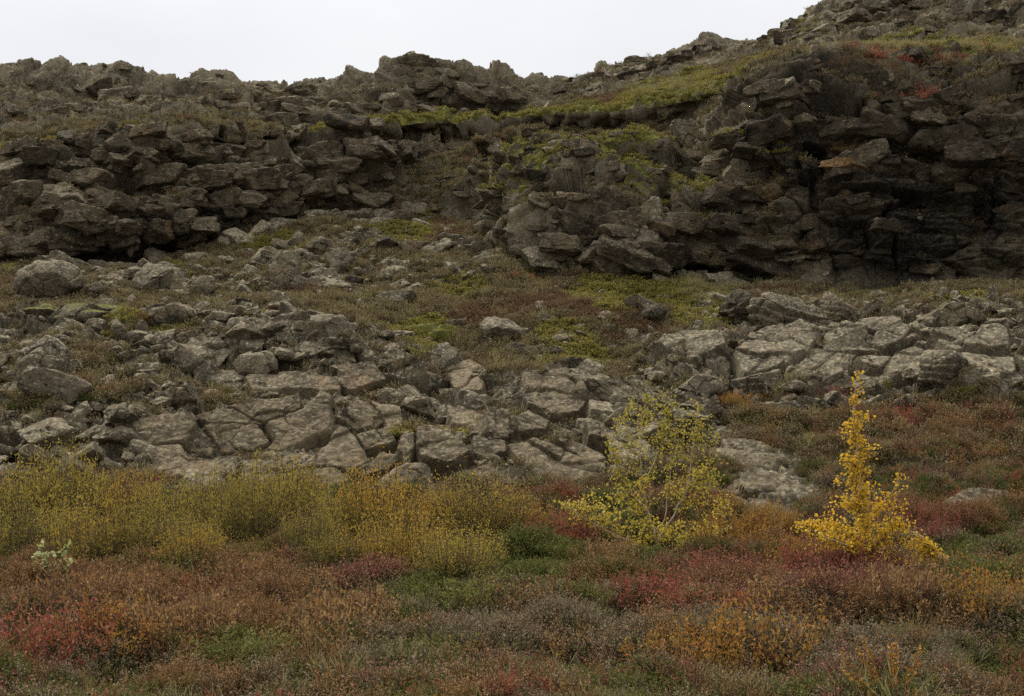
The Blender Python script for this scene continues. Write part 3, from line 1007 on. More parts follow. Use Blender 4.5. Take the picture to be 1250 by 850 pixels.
rock_plate([(410, 490), (448, 498), (470, 520), (436, 532), (408, 515)], 'dull plate between the big cracked slab and the overhanging boulder', flat=.55)
rock_plate([(452, 497), (488, 505), (492, 530), (474, 540), (470, 518)], 'plate under the white streaked stone', flat=.55)
rock_plate([(436, 538), (472, 526), (486, 545), (462, 553), (446, 556)], 'small plate above the dark tilted plate', flat=.55)
rock_plate([(576, 540), (615, 545), (618, 560), (600, 567), (578, 558)], 'small flat plate in the gap beside the widest grey slab', flat=.55)
rock_plate([(592, 508), (620, 505), (617, 540), (602, 540), (592, 528)], 'steep plate next to the blocky plate under the table top slab', flat=.55)
rock_plate([(160, 520), (222, 512), (240, 528), (222, 545), (170, 548)], 'dull plate on the outer side of the big cracked slab', flat=.55)
rock_plate([(150, 552), (220, 551), (230, 567), (288, 572), (288, 590), (160, 588)], 'long low plate above the olive bushes', flat=.55)
rock_plate([(412, 455), (455, 448), (470, 470), (430, 482), (414, 474)], 'plate above the long ledge plate, near the crest of the slope', flat=.55)

# ------------------------------------------------------------------ boulders one can point at
boulder(252, 452, 40, 50, 'dark pyramid shaped boulder above the cracked slab', tilt=8)
boulder(262, 422, 30, 18, 'pale grey rounded stone lying on top of the dark pyramid boulder', round_=.7, name='stone', cat='stone')
boulder(232, 415, 30, 24, 'pale rounded stone in the heap uphill of the pyramid boulder', round_=.6, name='stone', cat='stone')
boulder(228, 440, 40, 34, 'knobbly grey boulder beside the pyramid boulder', round_=.4)
boulder(310, 448, 56, 40, 'broad grey block with a shadowed corner above the cracked slab')
boulder(296, 402, 40, 34, 'rust stained block on the crest of the lava slope')
boulder(352, 334, 44, 58, 'tall grey slab of rock standing on edge below the cliff foot', tilt=-6, depth=.5)
boulder(362, 293, 26, 26, 'square dark block on the rubble below the cliff foot', tilt=15)
boulder(344, 300, 28, 24, 'pointed block leaning against the square dark block')
boulder(431, 343, 27, 22, 'nearly black boulder in the rubble below the layered cliff', mat=M_DARKROCK)
boulder(412, 318, 34, 42, 'tall knobbly boulder uphill of the black boulder', round_=.3)
boulder(388, 332, 30, 30, 'grey boulder between the standing slab and the black boulder')
boulder(390, 300, 36, 22, 'flat topped boulder in the rubble above the standing slab')
boulder(470, 302, 40, 24, 'two cornered dark rock at the top of the rubble', mat=M_DARKROCK, tilt=-10)
boulder(60, 344, 84, 52, 'huge lumpy grey boulder under the cliff by the edge of view', round_=.3)
boulder(120, 356, 34, 28, 'small round boulder with a mossy top near the huge lumpy one', round_=.4, mat=M_ROCKMOSS)
boulder(184, 342, 58, 46, 'angular grey boulder alone on the heath under the cliff')
boulder(250, 352, 34, 34, 'pinkish grey boulder in the middle of the boulder field')
boulder(110, 384, 96, 26, 'long flat grey rock with pale moss along its top', mat=M_ROCKMOSS)
boulder(50, 380, 50, 22, 'flat rock with pale green moss at the edge of view', mat=M_ROCKMOSS)
boulder(205, 384, 70, 34, 'heap like knobbly rock on the boulder field', round_=.4)
boulder(165, 404, 34, 28, 'grey rock beside the bright green grass patch')
boulder(55, 440, 70, 70, 'dark grey rough mound of rock at the edge of the lava slope', round_=.5)
boulder(694, 447, 44, 22, 'dark flat boulder lying in the heath hollow', mat=M_DARKROCK, tilt=-12, layered=.05)
boulder(794, 385, 46, 22, 'dark tilted boulder where the hollow meets the outcrop', mat=M_DARKROCK, tilt=-18, layered=.05)
boulder(665, 388, 34, 16, 'low lichen spotted rock in the middle of the hollow')
boulder(546, 436, 42, 44, 'leaning grey block under the bright moss cushion', tilt=20)
boulder(568, 462, 52, 34, 'smooth grey block at the crest near the round moss tuft')
boulder(516, 500, 64, 32, 'overhanging grey slab like boulder with two white stones beside it', depth=1.0, tilt=6, rz=.1)
boulder(476, 484, 34, 20, 'white streaked stone beside the overhanging boulder', name='stone', cat='stone', round_=.3)
boulder(491, 493, 13, 12, 'small ball shaped white stone next to the overhanging boulder', name='stone', cat='stone', round_=.95, rough=.3, sub=4)
boulder(368, 484, 12, 9, 'small pale stone on the corner of the big cracked slab', name='stone', cat='stone', round_=.9, sub=4)
boulder(450, 462, 40, 34, 'blocky grey rock on the middle of the lava slope')
boulder(400, 412, 70, 56, 'rough dark faced crag at the crest of the lava slope', layered=.06)
boulder(360, 405, 54, 44, 'knobbly crag beside the rough dark faced crag', layered=.05)
boulder(962, 386, 104, 48, 'great tilted boulder with parallel grooves below the dark cliff', tilt=16, rz=.2, layered=.09, depth=.6)
boulder(1018, 376, 62, 38, 'second grooved boulder leaning on the slope below the dark cliff', tilt=28, rz=.1, layered=.08, depth=.7)
boulder(900, 378, 58, 50, 'jagged dark rock with a hollow beneath it, beside the great tilted boulder', mat=M_DARKROCK, layered=.1)
boulder(1172, 386, 66, 40, 'block shaped grey boulder on the rubble under the dark cliff', rz=.1)
boulder(1135, 396, 34, 26, 'smaller rock leaning on the block shaped grey boulder')
boulder(1208, 374, 50, 26, 'flat boulder with pale lichen moss on top under the dark cliff', mat=M_ROCKMOSS)
boulder(1186, 412, 46, 34, 'round boulder with layered pale lichen on the outcrop', round_=.4, mat=M_ROCKMOSS)
boulder(1148, 450, 70, 46, 'rough rock hiding a dark hole at the end of the outcrop', layered=.05)
boulder(930, 470, 70, 40, 'dark grey boulder below the deep notch in the outcrop', layered=.05)
boulder(850, 470, 60, 30, 'low dark rock above the heath beside the green birch')
boulder(605, 183, 36, 26, 'block with a flat pale top on the slope between the cliffs', layered=.06)
boulder(430, 250, 44, 30, 'knobbly boulder at the end of the layered cliff foot')
boulder(785, 262, 66, 40, 'split grey rock showing through the moss on the mound', layered=.05)
boulder(825, 285, 60, 50, 'dark cornered rock low on the mossy mound', layered=.05)
boulder(758, 214, 40, 28, 'square pale block under the moss cap of the mound')
boulder(912, 205, 60, 56, 'round knob of rock with grass on top, beside the dark cliff', round_=.4, mat=M_ROCKMOSS)
boulder(842, 160, 50, 40, 'knobbly rock below the mossy rim of the cliff')
boulder(905, 245, 50, 44, 'lichen spotted rock shelf beside the cracked black wall', round_=.3)
boulder(1030, 203, 76, 22, 'ochre topped ledge block sticking out of the dark cliff', mat=M_OCHRE, tilt=-4, depth=.5, layered=.05)
boulder(505, 78, 60, 20, 'flat crowned crag on the highest point of the middle ridge', layered=.08)
boulder(155, 84, 26, 12, 'flat overhanging rock on the ridge skyline', layered=.08, sub=5)
boulder(317, 105, 22, 12, 'pointed rock jutting out at the low gap of the ridge', sub=5)
boulder(962, 40, 22, 14, 'dark rock hanging out where the skyline climbs', sub=5)


# ------------------------------------------------------------------ moss cushions
def moss_shader():
    s = NT('bright_moss')
    geo = s.n('ShaderNodeNewGeometry')
    P_ = geo.outputs['Position']
    n1 = s.noise(P_, 3.0, 6, .65)
    n2 = s.noise(P_, 26.0, 6, .75)
    c = s.mix(s.ramp(n1, .35, .65), (.048, .048, .011), (.125, .116, .024))
    c = s.mix(s.math('MULTIPLY', s.ramp(n2, .52, .36), .6), c, (.028, .027, .007))
    c = s.mix(s.math('MULTIPLY', s.ramp(s.noise(P_, 5.5, 5, .6), .56, .70), .55), c, (.24, .21, .07))
    b = s.n('ShaderNodeBump')
    b.inputs['Strength'].default_value = 1
    b.inputs['Distance'].default_value = .05
    s.l(n2, b.inputs['Height'])
    s.l(s.bsdf(c, .95, .05, b.outputs[0]).outputs[0], s.out.inputs[0])
    return s.m


M_MOSS = moss_shader()


def cushion(cx, cy, w, h, label, rot=0.0, thick=.16, group=None):
    r = random.Random(int(cx * 7 + cy))
    pts = []
    for k in range(12):
        a = 6.2832 * k / 12
        q = r.uniform(.78, 1.1)
        x, y = math.cos(a) * w / 2 * q, math.sin(a) * h / 2 * q
        c, s = math.cos(math.radians(rot)), math.sin(math.radians(rot))
        pts.append((cx + x * c - y * s, cy + x * s + y * c))
    return patch('moss_cushion', pts, label, 'moss', thick=thick, edge=.15, lift=0, mat=M_MOSS, cushion=True, lump=.07, skirt=.15, group=group, res=.03)


cushion(533, 407, 56, 22, 'bright green moss cushion on the crest by the heath hollow', thick=.2)
cushion(570, 441, 18, 14, 'small round moss tuft below the bright green cushion', thick=.12)
cushion(648, 238, 40, 16, 'moss clump hanging over the shaded flank of the mound', -24, .12)
cushion(1085, 472, 22, 9, 'small pale moss pad at the base of the outcrop', 0, .1)
cushion(1178, 478, 40, 14, 'pale yellow green moss spread at the end of the outcrop', 0, .14)
cushion(322, 378, 40, 10, 'pale moss strip on the crest of the lava slope', -12, .1)
cushion(945, 384, 0.1 + 14, 8, 'yellow moss spot on the great tilted boulder', 0, .06)


# ------------------------------------------------------------------ plants: leaves and stems as small faces
def unit(v):
    return v / (np.linalg.norm(v, axis=-1, keepdims=True) + 1e-9)


class Leaves:
    def __init__(self):
        self.V, self.F, self.H, self.n = [], [], [], 0

    def add(self, pos, direction, length, width, hue, rng, fold=.25):
        """One kite-shaped leaf per row of pos, pointing along `direction`."""
        k = len(pos)
        d = unit(direction)
        s = unit(np.cross(d, rng.normal(size=(k, 3))))
        nn = np.cross(d, s)
        L = np.broadcast_to(np.asarray(length, float), (k,))[:, None]
        Wd = np.broadcast_to(np.asarray(width, float), (k,))[:, None]
        mid = pos + d * L * .45
        q = np.stack([pos, mid + s * Wd * .5 + nn * Wd * fold, pos + d * L, mid - s * Wd * .5 + nn * Wd * fold], 1)
        self.V.append(q.reshape(-1, 3))
        self.F.append(np.arange(4 * k).reshape(k, 4) + self.n)
        self.H.append(np.repeat(np.broadcast_to(np.asarray(hue, float), (k,)), 4))
        self.n += 4 * k

    def ribbon(self, a, b, w, hue, rng):
        """Straight twig pieces as three-sided prisms."""
        k = len(a)
        d = unit(b - a)
        s = unit(np.cross(d, rng.normal(size=(k, 3))))
        t = np.cross(d, s)
        w = np.broadcast_to(np.asarray(w, float), (k,))[:, None]
        ring = [s * w, -.5 * s * w + .87 * t * w, -.5 * s * w - .87 * t * w]
        q = np.stack([a + r_ for r_ in ring] + [b + r_ * .6 for r_ in ring], 1)
        self.V.append(q.reshape(-1, 3))
        i = (np.arange(k) * 6)[:, None, None] + np.array([[0, 1, 4, 3], [1, 2, 5, 4], [2, 0, 3, 5]])[None] + self.n
        self.F.append(i.reshape(-1, 4))
        self.H.append(np.full(6 * k, hue))
        self.n += 6 * k

    def mesh(self, name, mat):
        me = new_mesh(name, np.concatenate(self.V), np.concatenate(self.F), False, mat)
        fattr(me, 'hue', np.concatenate(self.H))
        return me


M_STEM = bark_shader('brown_twig', (.045, .030, .020), (.11, .080, .055))
M_BIRCHBARK = bark_shader('birch_bark', (.20, .14, .095), (.42, .34, .25))
L_RUST = leaf_shader('rust_heather', [(.070, .040, .020), (.165, .088, .036), (.26, .142, .054), (.35, .225, .10)])
L_HEATH = leaf_shader('olive_brown_heath', [(.050, .037, .017), (.108, .080, .034), (.165, .125, .054), (.26, .205, .11)])
L_FAR = leaf_shader('hill_heather', [(.050, .034, .018), (.112, .066, .032), (.17, .100, .048), (.23, .155, .085)])
L_MAROON = leaf_shader('maroon_heath', [(.065, .030, .024), (.150, .060, .042), (.235, .095, .058), (.31, .17, .11)])
L_BROWN = leaf_shader('withered_heather', [(.060, .046, .026), (.15, .112, .062), (.25, .19, .112), (.37, .30, .19)])
L_RED = leaf_shader('bilberry_red', [(.10, .035, .026), (.21, .055, .036), (.28, .080, .045), (.27, .13, .06)])
L_GREEN = leaf_shader('crowberry_green', [(.045, .052, .013), (.085, .095, .022), (.14, .145, .032), (.21, .19, .055)])
L_ORANGE = leaf_shader('dwarf_birch_orange', [(.13, .072, .020), (.25, .135, .028), (.33, .185, .034), (.32, .115, .032)])
L_OLIVE = leaf_shader('olive_moss', [(.055, .049, .013), (.140, .122, .025), (.245, .205, .040), (.37, .315, .105)])
L_STRAW = leaf_shader('straw_grass', [(.14, .115, .045), (.22, .185, .075), (.30, .26, .12)])
L_WILLOW_OLIVE = leaf_shader('willow_olive', [(.085, .070, .021), (.185, .150, .030), (.30, .235, .040), (.42, .28, .042)], .25, .4)
L_WILLOW_GOLD = leaf_shader('willow_gold', [(.11, .085, .023), (.26, .19, .034), (.40, .26, .038), (.45, .23, .034)], .25, .4)
L_BIRCH_GREEN = leaf_shader('birch_green_yellow', [(.15, .14, .03), (.29, .25, .044), (.48, .375, .054), (.62, .45, .055)], .35)
L_BIRCH_GOLD = leaf_shader('birch_gold', [(.22, .14, .022), (.50, .32, .028), (.66, .42, .034), (.76, .52, .07)], .35)
L_PALE = leaf_shader('pale_willow', [(.20, .23, .08), (.34, .36, .15), (.48, .49, .27)], .3)


def tuft_mesh(name, seed, mat, stems, h, spread, per, ll, lw, up=.6, stem_w=.0022, stem_hue=.05):
    """A low plant: stems leaning out of one root, small leaves along each."""
    g = np.random.default_rng(seed)
    lv = Leaves()
    a = g.uniform(0, 2 * np.pi, stems)
    rad = np.sqrt(g.uniform(0, 1, stems)) * spread
    hh = h * g.uniform(.55, 1.1, stems) * (1 - .35 * (rad / spread) ** 2)
    root = np.stack([np.cos(a) * rad * .35, np.sin(a) * rad * .35, np.full(stems, -.03)], 1)
    tip = np.stack([np.cos(a) * rad, np.sin(a) * rad, hh], 1) + g.normal(size=(stems, 3)) * h * .08
    midp = (root + tip) / 2 + np.array([0, 0, 1]) * (hh * .12)[:, None]
    lv.ribbon(root, midp, stem_w, stem_hue, g)
    lv.ribbon(midp, tip, stem_w * .8, stem_hue, g)
    t = g.uniform(.25, 1.05, (stems, per))
    tt = t[..., None]
    pos = (root[:, None] * (1 - tt) ** 2 + 2 * midp[:, None] * tt * (1 - tt) + tip[:, None] * tt ** 2).reshape(-1, 3)
    dr = np.repeat(unit(tip - root), per, 0) * up + g.normal(size=(stems * per, 3)) * .6
    hue = np.clip(np.repeat(g.uniform(.15, .85, stems), per) + g.normal(size=stems * per) * .16 + (t.ravel() - .6) * .25, 0, 1)
    lv.add(pos, dr, ll * g.uniform(.6, 1.25, len(pos)), lw * g.uniform(.7, 1.2, len(pos)), hue, g)
    return lv.mesh(name, mat)


def proto_collection(name, meshes):
    c = bpy.data.collections.new(name)
    for i, me in enumerate(meshes):
        c.objects.link(bpy.data.objects.new('%s_%d' % (me.name, i), me))
    return c


def scatter(name, coll, pos, rot, scl, idx, label, cat):
    """Ground cover: one object of points, each carrying one plant (or stone) of the collection."""
    me = bpy.data.meshes.new(name)
    me.vertices.add(len(pos))
    me.vertices.foreach_set('co', np.ascontiguousarray(pos, F32).ravel())
    a = me.attributes.new('rot', 'FLOAT_VECTOR', 'POINT')
    a.data.foreach_set('vector', np.ascontiguousarray(rot, F32).ravel())
    a = me.attributes.new('scl', 'FLOAT', 'POINT')
    a.data.foreach_set('value', np.ascontiguousarray(scl, F32))
    a = me.attributes.new('idx', 'INT', 'POINT')
    a.data.foreach_set('value', np.ascontiguousarray(idx, np.int32))
    o = link(name, me)
    t = bpy.data.node_groups.new(name + '_spread', 'GeometryNodeTree')
    t.interface.new_socket('Geometry', in_out='INPUT', socket_type='NodeSocketGeometry')
    t.interface.new_socket('Geometry', in_out='OUTPUT', socket_type='NodeSocketGeometry')
    gi_ = t.nodes.new('NodeGroupInput')
    go = t.nodes.new('NodeGroupOutput')
    ip = t.nodes.new('GeometryNodeInstanceOnPoints')
    ci = t.nodes.new('GeometryNodeCollectionInfo')
    ci.inputs[0].default_value = coll
    ci.inputs['Separate Children'].default_value = True
    ci.inputs['Reset Children'].default_value = True

    def na(nm, dt):
        nd = t.nodes.new('GeometryNodeInputNamedAttribute')
        nd.data_type = dt
        nd.inputs[0].default_value = nm
        return nd.outputs[0]
    t.links.new(gi_.outputs[0], ip.inputs['Points'])
    t.links.new(ci.outputs[0], ip.inputs['Instance'])
    ip.inputs['Pick Instance'].default_value = True
    t.links.new(na('idx', 'INT'), ip.inputs['Instance Index'])
    t.links.new(na('rot', 'FLOAT_VECTOR'), ip.inputs['Rotation'])
    t.links.new(na('scl', 'FLOAT'), ip.inputs['Scale'])
    t.links.new(ip.outputs[0], go.inputs[0])
    md = o.modifiers.new('spread', 'NODES')
    md.node_group = t
    tag(o, label, cat, kind='stuff')
    return o


# candidate places: random vertices of the terrain weighted by area
du = np.gradient(G2, axis=1)
dv = np.gradient(G2, axis=0)
AREA = np.linalg.norm(np.cross(du, dv), axis=-1).reshape(-1)
NZ = VN2[:, 2]
FPX_, FPY_ = project(P2)
INFR = (FPX_ > -400) & (FPX_ < 1650) & (FPY_ < 920)


def sample(n, w, rng):
    w = np.maximum(w, 0) * INFR
    c = np.cumsum(w)
    i = np.searchsorted(c, rng.uniform(0, c[-1], n))
    i = np.clip(i, 0, len(P2) - 1)
    j = rng.normal(size=(n, 3)) * np.sqrt(AREA[i])[:, None] * .5
    j[:, 2] = 0
    return i, P2[i] + j


def rots(n, rng, lean=.18):
    return np.stack([rng.normal(size=n) * lean, rng.normal(size=n) * lean, rng.uniform(0, 6.283, n)], 1)


def zone(i, cx, cy, rx, ry, soft=.6):
    x = FPX_[i] + wob[i, 0] * 26
    y = FPY_[i] + wob[i, 1] * 14
    d = np.sqrt(((x - cx) / rx) ** 2 + ((y - cy) / ry) ** 2)
    return 1 - sstep(1 - soft, 1 + soft, d)


def zones(i, lst):
    m = np.zeros(len(i))
    for b in lst:
        m = np.maximum(m, (b[4] if len(b) > 4 else 1) * zone(i, *b[:4]))
    return m


g = np.random.default_rng(5)
N_HEATH = 40000
wgt = AREA * (ground + .9 * sstep(.6, .9, veg) * (SEGV < 9)) * (veg > .45) * (SEGV > .55) / np.maximum(P2[:, 1], 7)
hi, hp = sample(N_HEATH, wgt, g)
nzs = noise(hp, 1.1, 301) * .5 + noise(hp, .4, 302) * .35
nz2 = noise(hp, 1.3, 303) * .6 + noise(hp, .5, 304) * .4
nz3 = noise(hp, .9, 305) * .7
wts = {
    'rust': .40 + nzs + .9 * zones(hi, [(230, 735, 220, 55), (860, 720, 200, 45, .8), (1030, 745, 160, 40), (1150, 520, 110, 40), (1000, 540, 110, 40, .5),
                                        (330, 790, 170, 40, .6), (1150, 640, 60, 30)]),
    'maroon': .04 - nz2 * .8 + 1.0 * zones(hi, [(1010, 730, 200, 44), (1150, 520, 120, 36), (850, 715, 90, 30), (90, 800, 110, 20, .4), (420, 720, 60, 20, .7), (260, 745, 90, 20, .7), (1130, 640, 60, 26)]),
    'brown': .50 + nz2 + .8 * zones(hi, [(600, 770, 210, 50), (1040, 810, 180, 30), (950, 780, 130, 40), (760, 800, 120, 30), (1150, 690, 90, 50, .6), (980, 560, 120, 30, .5)]),
    'green': .74 + nz3 + 1.1 * zones(hi, [(560, 730, 70, 14), (640, 690, 90, 40), (290, 795, 60, 24), (570, 745, 60, 14), (780, 700, 60, 22), (45, 825, 30, 10),
                                          (200, 690, 130, 12, .5), (1180, 700, 60, 50, .7), (730, 650, 50, 30, .8), (500, 800, 60, 20, .5)]),
    'red': -.22 + nzs * .8 + 1.0 * zones(hi, [(60, 812, 50, 14, .6), (150, 806, 50, 12, .5), (820, 745, 50, 16), (870, 765, 60, 10, .8), (900, 715, 60, 14, .7), (1000, 705, 90, 16, .6),
                                              (1010, 486, 46, 9), (1110, 520, 80, 16, .9), (680, 665, 40, 14, .7), (1130, 640, 40, 24, .9), (330, 712, 60, 10, .5), (250, 735, 80, 14, .4)]),
    'orange': -.42 + nz2 * .7 + .95 * zones(hi, [(900, 655, 70, 24), (930, 488, 70, 14), (1090, 500, 120, 8, .7), (960, 680, 50, 20, .7), (890, 818, 70, 10, 1.2), (1200, 750, 40, 20, .8),
                                                 (150, 790, 30, 16, .6), (200, 755, 160, 22, .4), (1170, 560, 60, 10, .5), (820, 818, 30, 8)]),
    'straw': -.22 + nz3 * .9 + .5 * zones(hi, [(1180, 700, 60, 30), (500, 810, 50, 16)]),
}
kinds = list(wts)
pick = np.argmax(np.stack([wts[k] + g.gumbel(size=N_HEATH) * .24 for k in kinds], 0), 0)
HEATH = {
    'rust': ('heather', L_RUST, dict(stems=34, h=.20, spread=.17, per=15, ll=.015, lw=.009), 'rust brown heather covering the ground in front', 'heather'),
    'maroon': ('maroon_heather', L_MAROON, dict(stems=34, h=.22, spread=.17, per=15, ll=.016, lw=.010), 'dark maroon heather turning red in the foreground', 'heather'),
    'brown': ('withered_heather', L_BROWN, dict(stems=36, h=.18, spread=.17, per=12, ll=.015, lw=.008), 'grey brown withered heather among the red heath', 'heather'),
    'green': ('crowberry', L_GREEN, dict(stems=44, h=.12, spread=.18, per=14, ll=.015, lw=.008), 'dark green crowberry mats between the heather', 'crowberry'),
    'red': ('bilberry', L_RED, dict(stems=28, h=.20, spread=.16, per=15, ll=.018, lw=.012), 'crimson bilberry leaves scattered through the heath', 'bilberry'),
    'orange': ('dwarf_birch', L_ORANGE, dict(stems=26, h=.25, spread=.17, per=15, ll=.018, lw=.014), 'orange dwarf birch growing low among the heather', 'dwarf birch'),
    'straw': ('dry_grass', L_STRAW, dict(stems=46, h=.20, spread=.12, per=2, ll=.11, lw=.005, up=2.0), 'straw coloured dry grass tufts in the heath', 'grass'),
}
for ki, k in enumerate(kinds):
    nm, mat, kw, lab, cat = HEATH[k]
    cc = proto_collection(nm + '_plants', [tuft_mesh(nm + '_plant', 400 + 10 * ki + v, mat, **kw) for v in range(4)])
    s_ = pick == ki
    n_ = int(s_.sum())
    if n_ == 0:
        continue
    scl = g.uniform(.6, 1.3, n_) * (1 + .5 * (noise(hp[s_], 1.1, 311)))
    scl = np.where(hp[s_][:, 1] > 17.6, scl * .8, scl)
    scatter(nm, cc, hp[s_], rots(n_, g), scl, g.integers(0, 4, n_), lab, cat)

# thin cover on the hollow, the shelf and the ledges farther up
N_FAR = 66000
gz_ = np.zeros(len(P2))
for zc in [(925, 180, 55, 40), (880, 250, 26, 50), (60, 245, 45, 20), (1125, 110, 110, 40), (1122, 118, 34, 9)]:
    gz_ = np.maximum(gz_, blob(*zc) * (SEGV > 11.5))
wgt = AREA * ((.12 + .16 * bowl + .88 * sstep(.2, .75, veg)) * sstep(.3, .65, NZ) * (1 - .35 * slab) * (1 - cliff * (1 - draw) * (1 - rimk) * .55) * (1 - .85 * sstep(.25, .6, dark)) + .7 * gz_ * sstep(.1, .4, NZ)) * (SEGV > 5.5) * (SEGV < 21.5) / np.maximum(P2[:, 1], 15) ** .5
fi, fp = sample(N_FAR, wgt, g)
fm = moss[fi] + .3 * noise(fp, 2.0, 321)
fr = noise(fp, 2.6, 322) * .6 + noise(fp, .8, 323) * .4 + .45 * zones(fi, [(650, 400, 150, 40, .6), (560, 460, 70, 14), (400, 165, 60, 6), (1100, 72, 90, 12), (500, 270, 60, 20), (760, 130, 60, 20)])
gr = zones(fi, [(905, 185, 36, 26, .7), (880, 250, 24, 44, .7), (870, 345, 30, 24), (840, 300, 20, 20), (60, 245, 40, 14), (50, 275, 40, 20, .6), (1130, 64, 110, 7, .6), (820, 110, 70, 12, .5)])
fk = np.where(fm > .34, 0, np.where(fr > .34, 1, np.where(g.uniform(size=N_FAR) < .07, 3, 2)))
fk = np.where(g.uniform(size=N_FAR) < gr * .8, 3, fk)
rd = zones(fi, [(1122, 118, 34, 9), (1130, 72, 90, 8, .35), (1020, 76, 60, 7, .3), (430, 164, 50, 5, .4), (640, 335, 24, 6, .3)])
fk = np.where(g.uniform(size=N_FAR) < rd * .8, 4, fk)
FAR = [('hillside_moss', L_OLIVE, dict(stems=26, h=.07, spread=.17, per=7, ll=.030, lw=.018), 'olive moss spread over the upper hillside', 'moss'),
       ('hillside_heather', L_FAR, dict(stems=22, h=.13, spread=.16, per=7, ll=.026, lw=.016), 'reddish heather on the upper hillside', 'heather'),
       ('hillside_heath', L_HEATH, dict(stems=22, h=.12, spread=.17, per=7, ll=.028, lw=.016), 'brown heath in the hollow below the cliffs', 'heath'),
       ('hillside_grass', L_STRAW, dict(stems=24, h=.15, spread=.12, per=2, ll=.10, lw=.008, up=2.0), 'pale grass tufts on the upper hillside', 'grass'),
       ('cliff_bilberry', L_RED, dict(stems=22, h=.16, spread=.17, per=8, ll=.030, lw=.018), 'crimson bilberry patch on the dark cliff and its rim', 'bilberry')]
for ki, (nm, mat, kw, lab, cat) in enumerate(FAR):
    cc = proto_collection(nm + '_plants', [tuft_mesh(nm + '_plant', 500 + 10 * ki + v, mat, **kw) for v in range(3)])
    s_ = fk == ki
    n_ = int(s_.sum())
    scatter(nm, cc, fp[s_], rots(n_, g), g.uniform(.7, 1.5, n_), g.integers(0, 3, n_), lab, cat)

# broken lava lying about
N_RUB = 30000
wgt = AREA * (slope * .7 * (1 - .75 * slab) + slope * slab * .5 + bowl * (.55 + .7 * rubble) + cliff * .12 + upland * .15 + ridge * .22) * sstep(.2, .5, NZ) / np.maximum(P2[:, 1], 15) ** .7
ri, rp_ = sample(N_RUB, wgt, g)
cc = proto_collection('rubble_stones', [boulder_mesh('rubble_stone', 900 + v, (1.3, 1.0, .75), 3, 0, 1.2, M_ROCK) for v in range(9)])
rs_ = .07 * np.exp(g.normal(size=N_RUB) * .55) * (1 + .6 * rubble[ri])
scatter('rubble', cc, rp_, rots(N_RUB, g, .5), np.clip(rs_, .03, .42), g.integers(0, 9, N_RUB), 'loose broken grey lava rubble lying all over the slopes', 'rubble')

N_BLK = 3500
wgt = AREA * (slope * .8 * (1 - .9 * slab) * (1 - .5 * outc0) + bowl * (.05 + .34 * rubble) + ridge * .06 * (1 - sky_l)) / np.maximum(P2[:, 1], 15) ** .5
bi, bp = sample(N_BLK, wgt, g)
cc = proto_collection('broken_blocks', [boulder_mesh('broken_block', 930 + v, (1.5, 1.15, .62), 4, 0, .8, M_ROCK, boxy=v % 2 == 0) for v in range(10)])
bs = .30 * np.exp(g.normal(size=N_BLK) * .45) * np.where(bp[:, 1] > 33, 1.7, 1.0)
br = rots(N_BLK, g, .32)
br[:, 0] += .25
scatter('broken_rock', cc, bp - np.array([0, 0, .04]), br, np.clip(bs, .12, 1.1), g.integers(0, 10, N_BLK), 'angular broken blocks of lava wedged into the slopes and cliffs', 'broken rock')

N_CB = 2900
wgt = AREA * (cliff * (1 - .72 * draw) * (1 - rimk) * np.where((mound > .05) & (PY < 292), .75, 1.0) * np.where((PX > 930) & (PY > 205), .10, np.where(PX > 880, .7, 1.0)) + ridge * .28 * (1 - sky_l) * (SEGV > 20.35)) * (SEGV < 21.6)
wgt = wgt * np.where((SEGV > 16.0) & (PX > 320) & (PX < 900) & (SEGV < 20), 0, 1) * np.where((SEGV > 16.6) & (PX >= 900) & (SEGV < 20), .12, 1)
wgt = wgt * (.3 + sstep(-.2, .5, noise(P2, 4.0, 331)))
ci_, cp_ = sample(N_CB, wgt, g)
cc = proto_collection('cliff_blocks', [boulder_mesh('cliff_block', 970 + v, (1.7, 1.2, .72), 4, 0, .9, M_CLIFFROCK if v < 8 else M_BLACKROCK, boxy=True) for v in range(16)])
cb_r = rots(N_CB, g, .19)
cb_r[:, 2] = g.normal(size=N_CB) * .45 + np.where(g.uniform(size=N_CB) < .5, 0, 3.1416)
cb_s = np.clip(.50 * np.exp(g.normal(size=N_CB) * .55), .18, 1.1)
inm = ((mound[ci_] > .05) & (PY[ci_] < 292)) | (draw[ci_] > .3)
cb_s = np.where(inm, np.minimum(cb_s * .62, .46), cb_s)
scatter('cliff_rock', cc, cp_ - VN2[ci_] * (.22 * cb_s)[:, None], cb_r, cb_s, np.where((PX[ci_] > 880) & (SEGV[ci_] < 19), g.integers(8, 16, N_CB), g.integers(0, 9, N_CB)), 'dark angular lava blocks jutting from the cliffs and the ridge', 'cliff rock')

